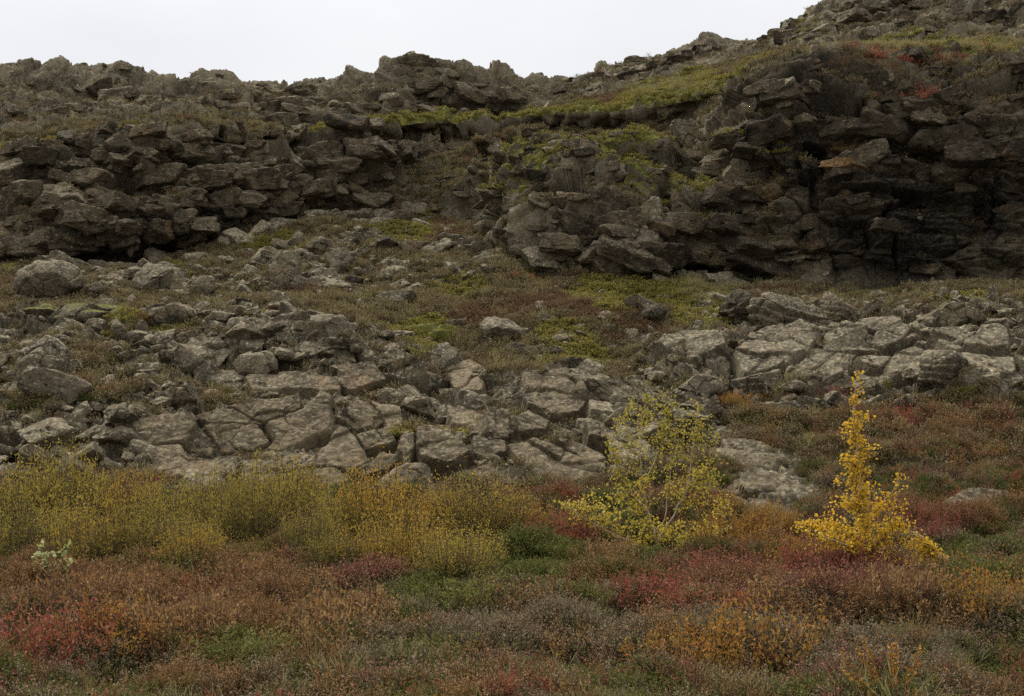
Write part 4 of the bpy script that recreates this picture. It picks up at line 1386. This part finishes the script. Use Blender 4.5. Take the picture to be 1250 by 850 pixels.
# ------------------------------------------------------------------ stones big enough to count
STONES = [
    ('loose grey lava stone in the boulder field under the layered cliff', 'stones in the boulder field under the layered cliff', (240, 345, 220, 45), 70, (.22, .62)),
    ('loose grey stone lying in the brown heath hollow', 'stones in the heath hollow', (640, 390, 190, 75), 36, (.18, .42)),
    ('angular stone on the cracked slope above the yellow bushes', 'stones on the cracked slope', (420, 470, 330, 75), 60, (.16, .42)),
    ('grey stone lying on the outcrop behind the two birches', 'stones on the outcrop behind the birches', (1040, 410, 180, 60), 50, (.18, .45)),
    ('small stone perched on the ridge skyline', 'stones on the ridge skyline', (560, 100, 560, 34), 14, (.25, .6)),
]
stone_meshes = [boulder_mesh('stone', 950 + v, (1.25, 1.0, .8), 4, .1, 1.1, M_ROCK) for v in range(10)]
for lab, grp, (cx, cy, rx, ry), cnt, (s0, s1) in STONES:
    made = 0
    while made < cnt:
        x, y = cx + g.uniform(-1, 1) * rx, cy + g.uniform(-1, 1) * ry
        if ((x - cx) / rx) ** 2 + ((y - cy) / ry) ** 2 > 1 or not 5 < x < 1245:
            continue
        L, n = hit(x, y)
        if L[1] > 54.9 and 'ridge' not in lab:
            continue
        if abs(n[2]) < .3 or L[1] > 66:
            cnt -= 1
            continue
        s = s0 + (s1 - s0) * g.uniform() ** 2.2
        o = link('stone', stone_meshes[int(g.integers(0, 10))], loc=L + np.array([0, 0, s * .12]))
        o.scale = (s * g.uniform(.8, 1.3), s * g.uniform(.8, 1.2), s * g.uniform(.7, 1.1))
        o.rotation_euler = (g.uniform(-.4, .4), g.uniform(-.4, .4), g.uniform(0, 6.28))
        tag(o, lab, 'stone', grp)
        made += 1


# ------------------------------------------------------------------ yellow willow bushes
def bush_meshes(seed, mat, shoots=145, h=.72, spread=.52):
    r = np.random.default_rng(seed)
    lv, st = Leaves(), Leaves()
    a = r.uniform(0, 6.283, shoots)
    rad = np.sqrt(r.uniform(0, 1, shoots)) * spread
    hh = h * r.uniform(.5, 1.15, shoots) * (1 - .40 * (rad / spread) ** 2)
    root = np.stack([np.cos(a) * rad * .55, np.sin(a) * rad * .55, np.full(shoots, -.08)], 1)
    tip = np.stack([np.cos(a) * rad * 1.0, np.sin(a) * rad * 1.0, hh], 1) + r.normal(size=(shoots, 3)) * .05
    md = (root + tip) / 2 + np.stack([np.cos(a), np.sin(a), np.zeros(shoots)], 1) * .04
    st.ribbon(root, md, .0042, .2, r)
    st.ribbon(md, tip, .003, .2, r)
    per = 26
    t = r.uniform(.18, 1.03, (shoots, per))
    tt = t[..., None]
    pos = (root[:, None] * (1 - tt) ** 2 + 2 * md[:, None] * tt * (1 - tt) + tip[:, None] * tt ** 2).reshape(-1, 3)
    pos += r.normal(size=pos.shape) * .018
    dr = np.repeat(unit(tip - md), per, 0) * .9 + r.normal(size=pos.shape) * .55
    hue = np.clip(np.repeat(r.uniform(.1, .8, shoots), per) + r.normal(size=len(pos)) * .14 + (t.ravel() - .6) * .75, 0, 1)
    lv.add(pos, dr, .032 * r.uniform(.6, 1.25, len(pos)), .014 * r.uniform(.7, 1.3, len(pos)), hue, r)
    return lv.mesh('foliage', mat), st.mesh('branches', M_STEM)


def place_bush(px, py, meshes, label, group, s=1.0):
    L, n = hit(px, py)
    o = link('willow_bush', None, loc=L)
    o.rotation_euler = (0, 0, g.uniform(0, 6.28))
    o.scale = (s * g.uniform(.85, 1.1), s * g.uniform(.85, 1.1), s * g.uniform(.7, 1.3))
    tag(o, label, 'bush', group)
    link('foliage', meshes[0], o)
    link('branches', meshes[1], o)


olive = [bush_meshes(600 + k, L_WILLOW_OLIVE) for k in range(3)]
gold = [bush_meshes(610 + k, L_WILLOW_GOLD) for k in range(3)]
BL = 'olive yellow willow bush in the thicket behind the pale leaved willow sprig'
BG = 'golden yellow willow bush in the thicket below the slabs, in mid picture'
for k, (x, y, s) in enumerate([(-60, 645, 1.0), (-110, 650, 1.0), (-160, 655, 1.0), (-70, 690, .9), (10, 640, 1.15), (30, 652, 1.15), (55, 640, 1.1), (90, 660, 1.05), (70, 648, 1.1), (120, 650, .85), (160, 645, 1.0), (205, 648, 1.0), (250, 644, 1.0), (295, 642, 1.05), (340, 640, 1.1), (380, 645, .8),
                               (20, 690, 1.0), (105, 690, .95), (150, 682, .8), (195, 680, .85), (240, 680, .9), (285, 676, .9), (330, 672, 1.0), (368, 676, .8), (225, 700, .6), (300, 695, .6), (-15, 665, .9), (-20, 705, .8)]):
    place_bush(x + g.normal() * 9, y + g.normal() * 6, (gold if k % 7 == 3 else olive)[k % 3], BL, 'olive yellow willow thicket', s * g.uniform(.84, 1.12))
for k, (x, y, s) in enumerate([(425, 655, .85), (465, 652, .95), (505, 650, 1.0), (545, 648, 1.0), (585, 648, 1.0), (622, 650, .9), (645, 655, .6), (405, 690, .7), (445, 696, .8),
                               (485, 702, .85), (525, 704, .85), (562, 702, .8), (595, 692, .7), (535, 675, .9), (480, 676, .9), (430, 672, .8), (580, 670, .9)]):
    place_bush(x, y, (gold if x > 440 and g.uniform() < .85 else olive)[k % 3], BG, 'golden willow thicket', s * g.uniform(.78, 1.15))


SHRUBS = [
    ('rust', L_RUST, 'rust brown dwarf shrub standing up out of the heather', 'rust brown dwarf shrubs in the heath',
     [(150, 735), (230, 745), (300, 730), (360, 760), (90, 760), (430, 770), (330, 800), (210, 790), (880, 735), (960, 745), (1030, 755), (1100, 740), (1010, 780), (820, 770), (1130, 765), (740, 690),
      (640, 745), (1080, 530), (1160, 525), (1200, 560), (1010, 530), (950, 520), (400, 815), (700, 800)]),
    ('red', L_RED, 'crimson leaved bilberry shrub in the foreground heath', 'crimson bilberry shrubs in the heath',
     [(60, 812), (840, 738), (800, 752), (870, 764), (900, 718), (1005, 705), (1060, 712), (1130, 640), (1160, 655), (680, 668), (255, 738), (1010, 490), (1100, 515)]),
    ('orange', L_ORANGE, 'orange leaved dwarf birch shrub in the heath', 'orange dwarf birch shrubs in the heath',
     [(885, 650), (915, 662), (945, 655), (880, 822), (920, 818), (850, 820), (935, 492), (960, 492), (905, 495), (1205, 755), (150, 792), (970, 690), (820, 816)]),
    ('green', L_GREEN, 'low dark green crowberry cushion among the heather', 'green crowberry cushions in the heath',
     [(290, 795), (330, 785), (560, 735), (600, 730), (790, 705), (720, 725), (500, 745), (1180, 690), (1205, 715), (230, 705), (560, 800)]),
]
for ki, (key, mat, lab, grp, spots) in enumerate(SHRUBS):
    hgt = .15 if key == 'green' else .36
    ms = [bush_meshes(700 + 10 * ki + v, mat, 90 if key != 'green' else 150, hgt, .40 if key != 'green' else .55) for v in range(2)]
    for k, (x, y) in enumerate(spots):
        L, n = hit(x + g.normal() * 6, y + g.normal() * 4)
        o = link('dwarf_shrub' if key != 'green' else 'crowberry_cushion', None, loc=L)
        s = g.uniform(.7, 1.2) * (.8 if L[1] > 17 else 1)
        o.scale = (s * g.uniform(.9, 1.3), s, s * g.uniform(.8, 1.2))
        o.rotation_euler = (0, 0, g.uniform(-.5, .5))
        tag(o, lab, 'shrub', grp)
        link('foliage', ms[k % 2][0], o)
        link('branches', ms[k % 2][1], o)


# ------------------------------------------------------------------ birches
def tube(path, radii, sides=7):
    path = np.array(path)
    V, Fc = [], []
    for i, p in enumerate(path):
        d = unit(path[min(i + 1, len(path) - 1)] - path[max(i - 1, 0)])
        u, v, _ = frame_from(d) if abs(d[2]) < .95 else (np.array([1., 0, 0]), np.cross(d, [1., 0, 0]), d)
        for k in range(sides):
            a = 6.2832 * k / sides
            V.append(p + (u * math.cos(a) + v * math.sin(a)) * radii[i])
    for i in range(len(path) - 1):
        for k in range(sides):
            k2 = (k + 1) % sides
            Fc.append((i * sides + k, i * sides + k2, (i + 1) * sides + k2, (i + 1) * sides + k))
    return np.array(V), np.array(Fc)


def smooth_path(p, n=5):
    p = np.array(p, float)
    out = []
    for i in range(len(p) - 1):
        a, b, c, d = p[max(i - 1, 0)], p[i], p[i + 1], p[min(i + 2, len(p) - 1)]
        for t in np.linspace(0, 1, n, endpoint=False):
            out.append(.5 * ((2 * b) + (c - a) * t + (2 * a - 5 * b + 4 * c - d) * t * t + (3 * b - a - 3 * c + d) * t ** 3))
    out.append(p[-1])
    return np.array(out)


def birch(base_px, limbs, clumps, leafmat, label, seed, leaf, barkmat, depth_k=.8, dens=1.0):
    """limbs: lists of (photo x, photo y, depth offset m) with start and end radius; clumps: ellipses of twigs."""
    r = np.random.default_rng(seed)
    L, _ = hit(*base_px)
    D = L[1]
    s = D / FPX

    def loc(x, y, dz=0.0):
        q = at(x, y, D) - L
        q[1] = dz
        return q
    root = link('birch_tree', None, loc=L)
    tag(root, label, 'tree')
    VV, FF, n = [], [], 0
    sk = []
    for path, r0, r1 in limbs:
        p = smooth_path([loc(*q) for q in path])
        p[1:-1] += r.normal(size=p[1:-1].shape) * .006
        V, Fc = tube(p, np.linspace(r0, r1, len(p)))
        VV.append(V)
        FF.append(Fc + n)
        n += len(V)
        sk.append(p)
    link('trunk', new_mesh('trunk', np.concatenate(VV), np.concatenate(FF), True, barkmat), root)
    sk = np.concatenate(sk)
    lv, tw = Leaves(), Leaves()
    for cx, cy, rx, ry, nt, per, h0, h1 in clumps:
        nt = int(nt * dens)
        c = loc(cx, cy)
        q = r.normal(size=(nt, 3))
        q = unit(q) * (r.uniform(0, 1, nt) ** .45)[:, None]
        tipp = c + q * np.array([rx * s, max(min(rx * s, .55) * depth_k, .08), ry * s])
        dd = np.linalg.norm(tipp[:, None] - sk[None], axis=2) + (np.maximum(sk[None, :, 2] - tipp[:, None, 2] + .04, 0)) * 1.5
        j = sk[np.argmin(dd, 1)]
        lng = np.linalg.norm(tipp - j, axis=1)
        md = (j + tipp) / 2 + np.array([0, 0, 1.0]) * (lng * .10)[:, None]
        tw.ribbon(j, md, .0034, .2, r)
        tw.ribbon(md, tipp, .0020, .2, r)
        span = np.minimum(1.0, .30 / np.maximum(lng, .05))
        t = 1 - r.uniform(-.04, 1, (nt, per)) * span[:, None]
        tt = t[..., None]
        pos = (j[:, None] * (1 - tt) ** 2 + 2 * md[:, None] * tt * (1 - tt) + tipp[:, None] * tt ** 2).reshape(-1, 3)
        pos += r.normal(size=pos.shape) * .022
        dr = r.normal(size=pos.shape) * .8 + np.array([0, 0, -.25]) + np.repeat(unit(tipp - md), per, 0) * .5
        hue = np.clip(r.uniform(h0, h1, len(pos)) + np.repeat(r.normal(size=nt) * .08, per), 0, 1)
        ll = leaf * r.uniform(.65, 1.2, len(pos))
        lv.add(pos, dr, ll, ll * .8, hue, r, .15)
    cr = link('crown', lv.mesh('crown', leafmat), root)
    link('twigs', tw.mesh('twigs', M_STEM), root)
    return root


birch((803, 684), [
    ([(803, 690), (800, 655), (791, 625, .05), (784, 590), (781, 560, -.05), (785, 520), (790, 486)], .019, .004),
    ([(801, 668), (820, 630, -.1), (836, 598, -.12), (842, 562, -.1), (846, 530, -.1), (851, 500, -.1)], .012, .003),
    ([(793, 630), (772, 602, .1), (757, 575, .15), (749, 545, .15), (753, 512, .15)], .010, .003),
    ([(784, 592), (800, 565, .05), (811, 535, .1), (815, 506, .1), (812, 482, .1)], .009, .003),
    ([(803, 680), (772, 662, -.15), (732, 643, -.25), (690, 618, -.25)], .010, .003),
    ([(803, 680), (838, 664, -.15), (866, 652, -.2), (890, 640, -.2)], .010, .003),
    ([(836, 600), (856, 580), (870, 555), (876, 535)], .007, .002),
    ([(801, 672), (812, 635, .1), (818, 600, .15), (822, 560, .15), (826, 520, .15), (822, 492, .15)], .010, .002),
    ([(781, 560), (768, 535), (764, 505), (770, 490)], .006, .002),
], [(786, 515, 42, 38, 70, 8, .05, .55), (850, 528, 28, 42, 52, 8, .1, .6), (756, 555, 24, 44, 44, 8, .1, .6), (815, 560, 40, 40, 30, 6, .2, .7), (852, 590, 34, 30, 50, 8, .35, .85),
    (738, 628, 46, 24, 74, 9, .45, .95), (790, 655, 50, 24, 70, 9, .5, 1.), (852, 655, 38, 25, 80, 9, .5, 1.), (696, 618, 20, 10, 16, 7, .5, .9), (765, 600, 36, 26, 34, 7, .4, .9),
    (820, 528, 26, 44, 44, 7, .1, .6), (800, 592, 30, 24, 22, 7, .3, .8), (875, 610, 22, 22, 24, 8, .35, .85), (725, 600, 20, 20, 16, 7, .4, .9), (812, 488, 30, 14, 14, 6, .05, .4), (875, 572, 14, 20, 12, 7, .2, .7)],
    L_BIRCH_GREEN, 'loose green and yellow birch with forked bare stems', 21, .034, M_BIRCHBARK, dens=1.25)
birch((1062, 690), [
    ([(1062, 696), (1056, 645), (1050, 602), (1046, 552), (1043, 502), (1046, 452)], .020, .003),
    ([(1058, 664), (1030, 650, .1), (1002, 641, .1), (974, 641, .1)], .009, .003),
    ([(1059, 670), (1095, 645, -.1), (1125, 660, -.15), (1148, 685, -.15)], .009, .003),
    ([(1055, 640), (1080, 615, .1), (1096, 595, .1), (1102, 570, .1)], .008, .002),
    ([(1060, 680), (1030, 665, -.2), (1000, 655, -.25)], .008, .003),
], [(1046, 464, 7, 14, 7, 6, .3, .8), (1045, 488, 14, 10, 12, 7, .3, .9), (1052, 508, 15, 9, 13, 7, .3, .9), (1034, 520, 15, 9, 14, 7, .3, .9), (1046, 536, 20, 9, 20, 8, .3, .95),
    (1062, 549, 15, 8, 14, 8, .3, .95), (1033, 560, 17, 9, 17, 8, .3, .95), (1048, 574, 20, 9, 20, 8, .3, .95), (1030, 588, 13, 7, 10, 8, .3, .9), (1058, 597, 24, 10, 26, 8, .3, 1.),
    (1032, 614, 26, 11, 32, 9, .3, 1.), (1068, 618, 28, 12, 34, 9, .3, 1.), (1045, 638, 44, 13, 58, 9, .3, 1.), (1092, 640, 32, 14, 40, 9, .3, 1.), (1005, 643, 32, 12, 42, 9, .3, 1.),
    (1060, 660, 54, 14, 72, 9, .3, 1.), (1108, 664, 36, 14, 48, 9, .3, 1.), (1018, 662, 34, 11, 34, 9, .25, .95), (1132, 682, 26, 10, 34, 9, .3, 1.), (1082, 680, 40, 10, 40, 9, .25, .9),
    (1100, 592, 7, 16, 8, 7, .3, .8), (1097, 616, 10, 12, 10, 7, .3, .9), (982, 646, 12, 7, 9, 7, .3, .9)],
    L_BIRCH_GOLD, 'bright golden birch with a narrow spire above a broad skirt', 22, .035, M_BIRCHBARK, dens=1.05)

# pale leaved willow sprig at the edge of the thicket
L, _ = hit(66, 712)
r_ = np.random.default_rng(77)
root = link('willow_sprig', None, loc=L)
tag(root, 'small willow sprig with large pale green leaves', 'plant')
lv, st = Leaves(), Leaves()
nst = 15
tip = np.stack([r_.uniform(-.24, .24, nst), r_.uniform(-.12, .12, nst), r_.uniform(.16, .42, nst)], 1)
rt = tip * np.array([.2, .2, 0]) + np.array([0, 0, -.05])
st.ribbon(rt, tip, .004, .2, r_)
for k in range(nst):
    m_ = 6
    t = r_.uniform(.45, 1.05, m_)[:, None]
    lv.add(rt[k] * (1 - t) + tip[k] * t, r_.normal(size=(m_, 3)) * .7 + np.array([0, -.5, .3]), r_.uniform(.05, .085, m_), r_.uniform(.034, .05, m_), r_.uniform(.2, 1, m_), r_, .12)
link('foliage', lv.mesh('foliage', L_PALE), root)
link('stems', st.mesh('stems', M_STEM), root)


# ------------------------------------------------------------------ world, sun, camera
def world():
    w = bpy.data.worlds.new('World')
    SC.world = w
    w.use_nodes = True
    t = w.node_tree
    t.nodes.clear()
    out = t.nodes.new('ShaderNodeOutputWorld')
    bg = t.nodes.new('ShaderNodeBackground')
    sky = t.nodes.new('ShaderNodeTexSky')
    sky.sky_type = 'NISHITA'
    sky.sun_disc = False
    sky.sun_elevation = SUN_EL
    sky.sun_rotation = SUN_AZ
    sky.air_density = 1.5
    sky.dust_density = 3.0
    hs = t.nodes.new('ShaderNodeHueSaturation')
    hs.inputs['Saturation'].default_value = .35
    t.links.new(sky.outputs[0], hs.inputs['Color'])
    tc = t.nodes.new('ShaderNodeTexCoord')
    nz = t.nodes.new('ShaderNodeTexNoise')
    nz.inputs['Scale'].default_value = 2.2
    nz.inputs['Detail'].default_value = 5
    mp = t.nodes.new('ShaderNodeMapping')
    mp.inputs['Scale'].default_value = (1, 1, 3)
    t.links.new(tc.outputs['Generated'], mp.inputs[0])
    t.links.new(mp.outputs[0], nz.inputs['Vector'])
    rp = t.nodes.new('ShaderNodeValToRGB')
    t.links.new(nz.outputs['Fac'], rp.inputs[0])
    rp.color_ramp.elements[0].position = .3
    rp.color_ramp.elements[0].color = (.77, .79, .835, 1)
    rp.color_ramp.elements[1].position = .7
    rp.color_ramp.elements[1].color = (.955, .96, .97, 1)
    sx = t.nodes.new('ShaderNodeSeparateXYZ')
    t.links.new(tc.outputs['Generated'], sx.inputs[0])
    mr = t.nodes.new('ShaderNodeMapRange')
    mr.interpolation_type = 'SMOOTHSTEP'
    t.links.new(sx.outputs[2], mr.inputs[0])
    mr.inputs[1].default_value = .28
    mr.inputs[2].default_value = .95
    mr.inputs[3].default_value = CLOUD
    mr.inputs[4].default_value = CLOUD * 2.7
    sc = t.nodes.new('ShaderNodeVectorMath')
    sc.operation = 'SCALE'
    t.links.new(mr.outputs[0], sc.inputs[3])
    t.links.new(rp.outputs[0], sc.inputs[0])
    mx = t.nodes.new('ShaderNodeMix')
    mx.data_type = 'RGBA'
    mx.inputs[0].default_value = .88
    t.links.new(hs.outputs[0], mx.inputs[6])
    t.links.new(sc.outputs[0], mx.inputs[7])
    t.links.new(mx.outputs[2], bg.inputs[0])
    bg.inputs[1].default_value = .1
    t.links.new(bg.outputs[0], out.inputs[0])


SUN_EL = math.radians(52)
SUN_AZ = math.radians(-28)          # behind the ridge, a little to the side
CLOUD = 6.5
world()
sl = bpy.data.lights.new('sun', 'SUN')
sl.energy = 3.2
sl.angle = math.radians(10)
sl.color = (1.0, .93, .80)
so = link('sun', sl)
sd = Vector((math.sin(SUN_AZ) * math.cos(SUN_EL), math.cos(SUN_AZ) * math.cos(SUN_EL), math.sin(SUN_EL)))
so.rotation_euler = sd.to_track_quat('Z', 'Y').to_euler()
so.location = sd * 80

cam = bpy.data.cameras.new('camera')
cam.sensor_width = 36
cam.lens = 36 * FPX / 1250
cam.clip_end = 2000
co = link('camera', cam)
co.location = (0, 0, CAM_Z)
co.rotation_euler = (math.pi / 2 + PITCH, 0, 0)
SC.camera = co

SC.render.engine = 'CYCLES'
SC.cycles.max_bounces = 4
SC.cycles.diffuse_bounces = 3
SC.cycles.transparent_max_bounces = 4
SC.cycles.use_denoising = False
SC.view_settings.view_transform = 'Standard'
SC.view_settings.look = 'None'
SC.view_settings.exposure = 0.58
SC.view_settings.gamma = 1.0
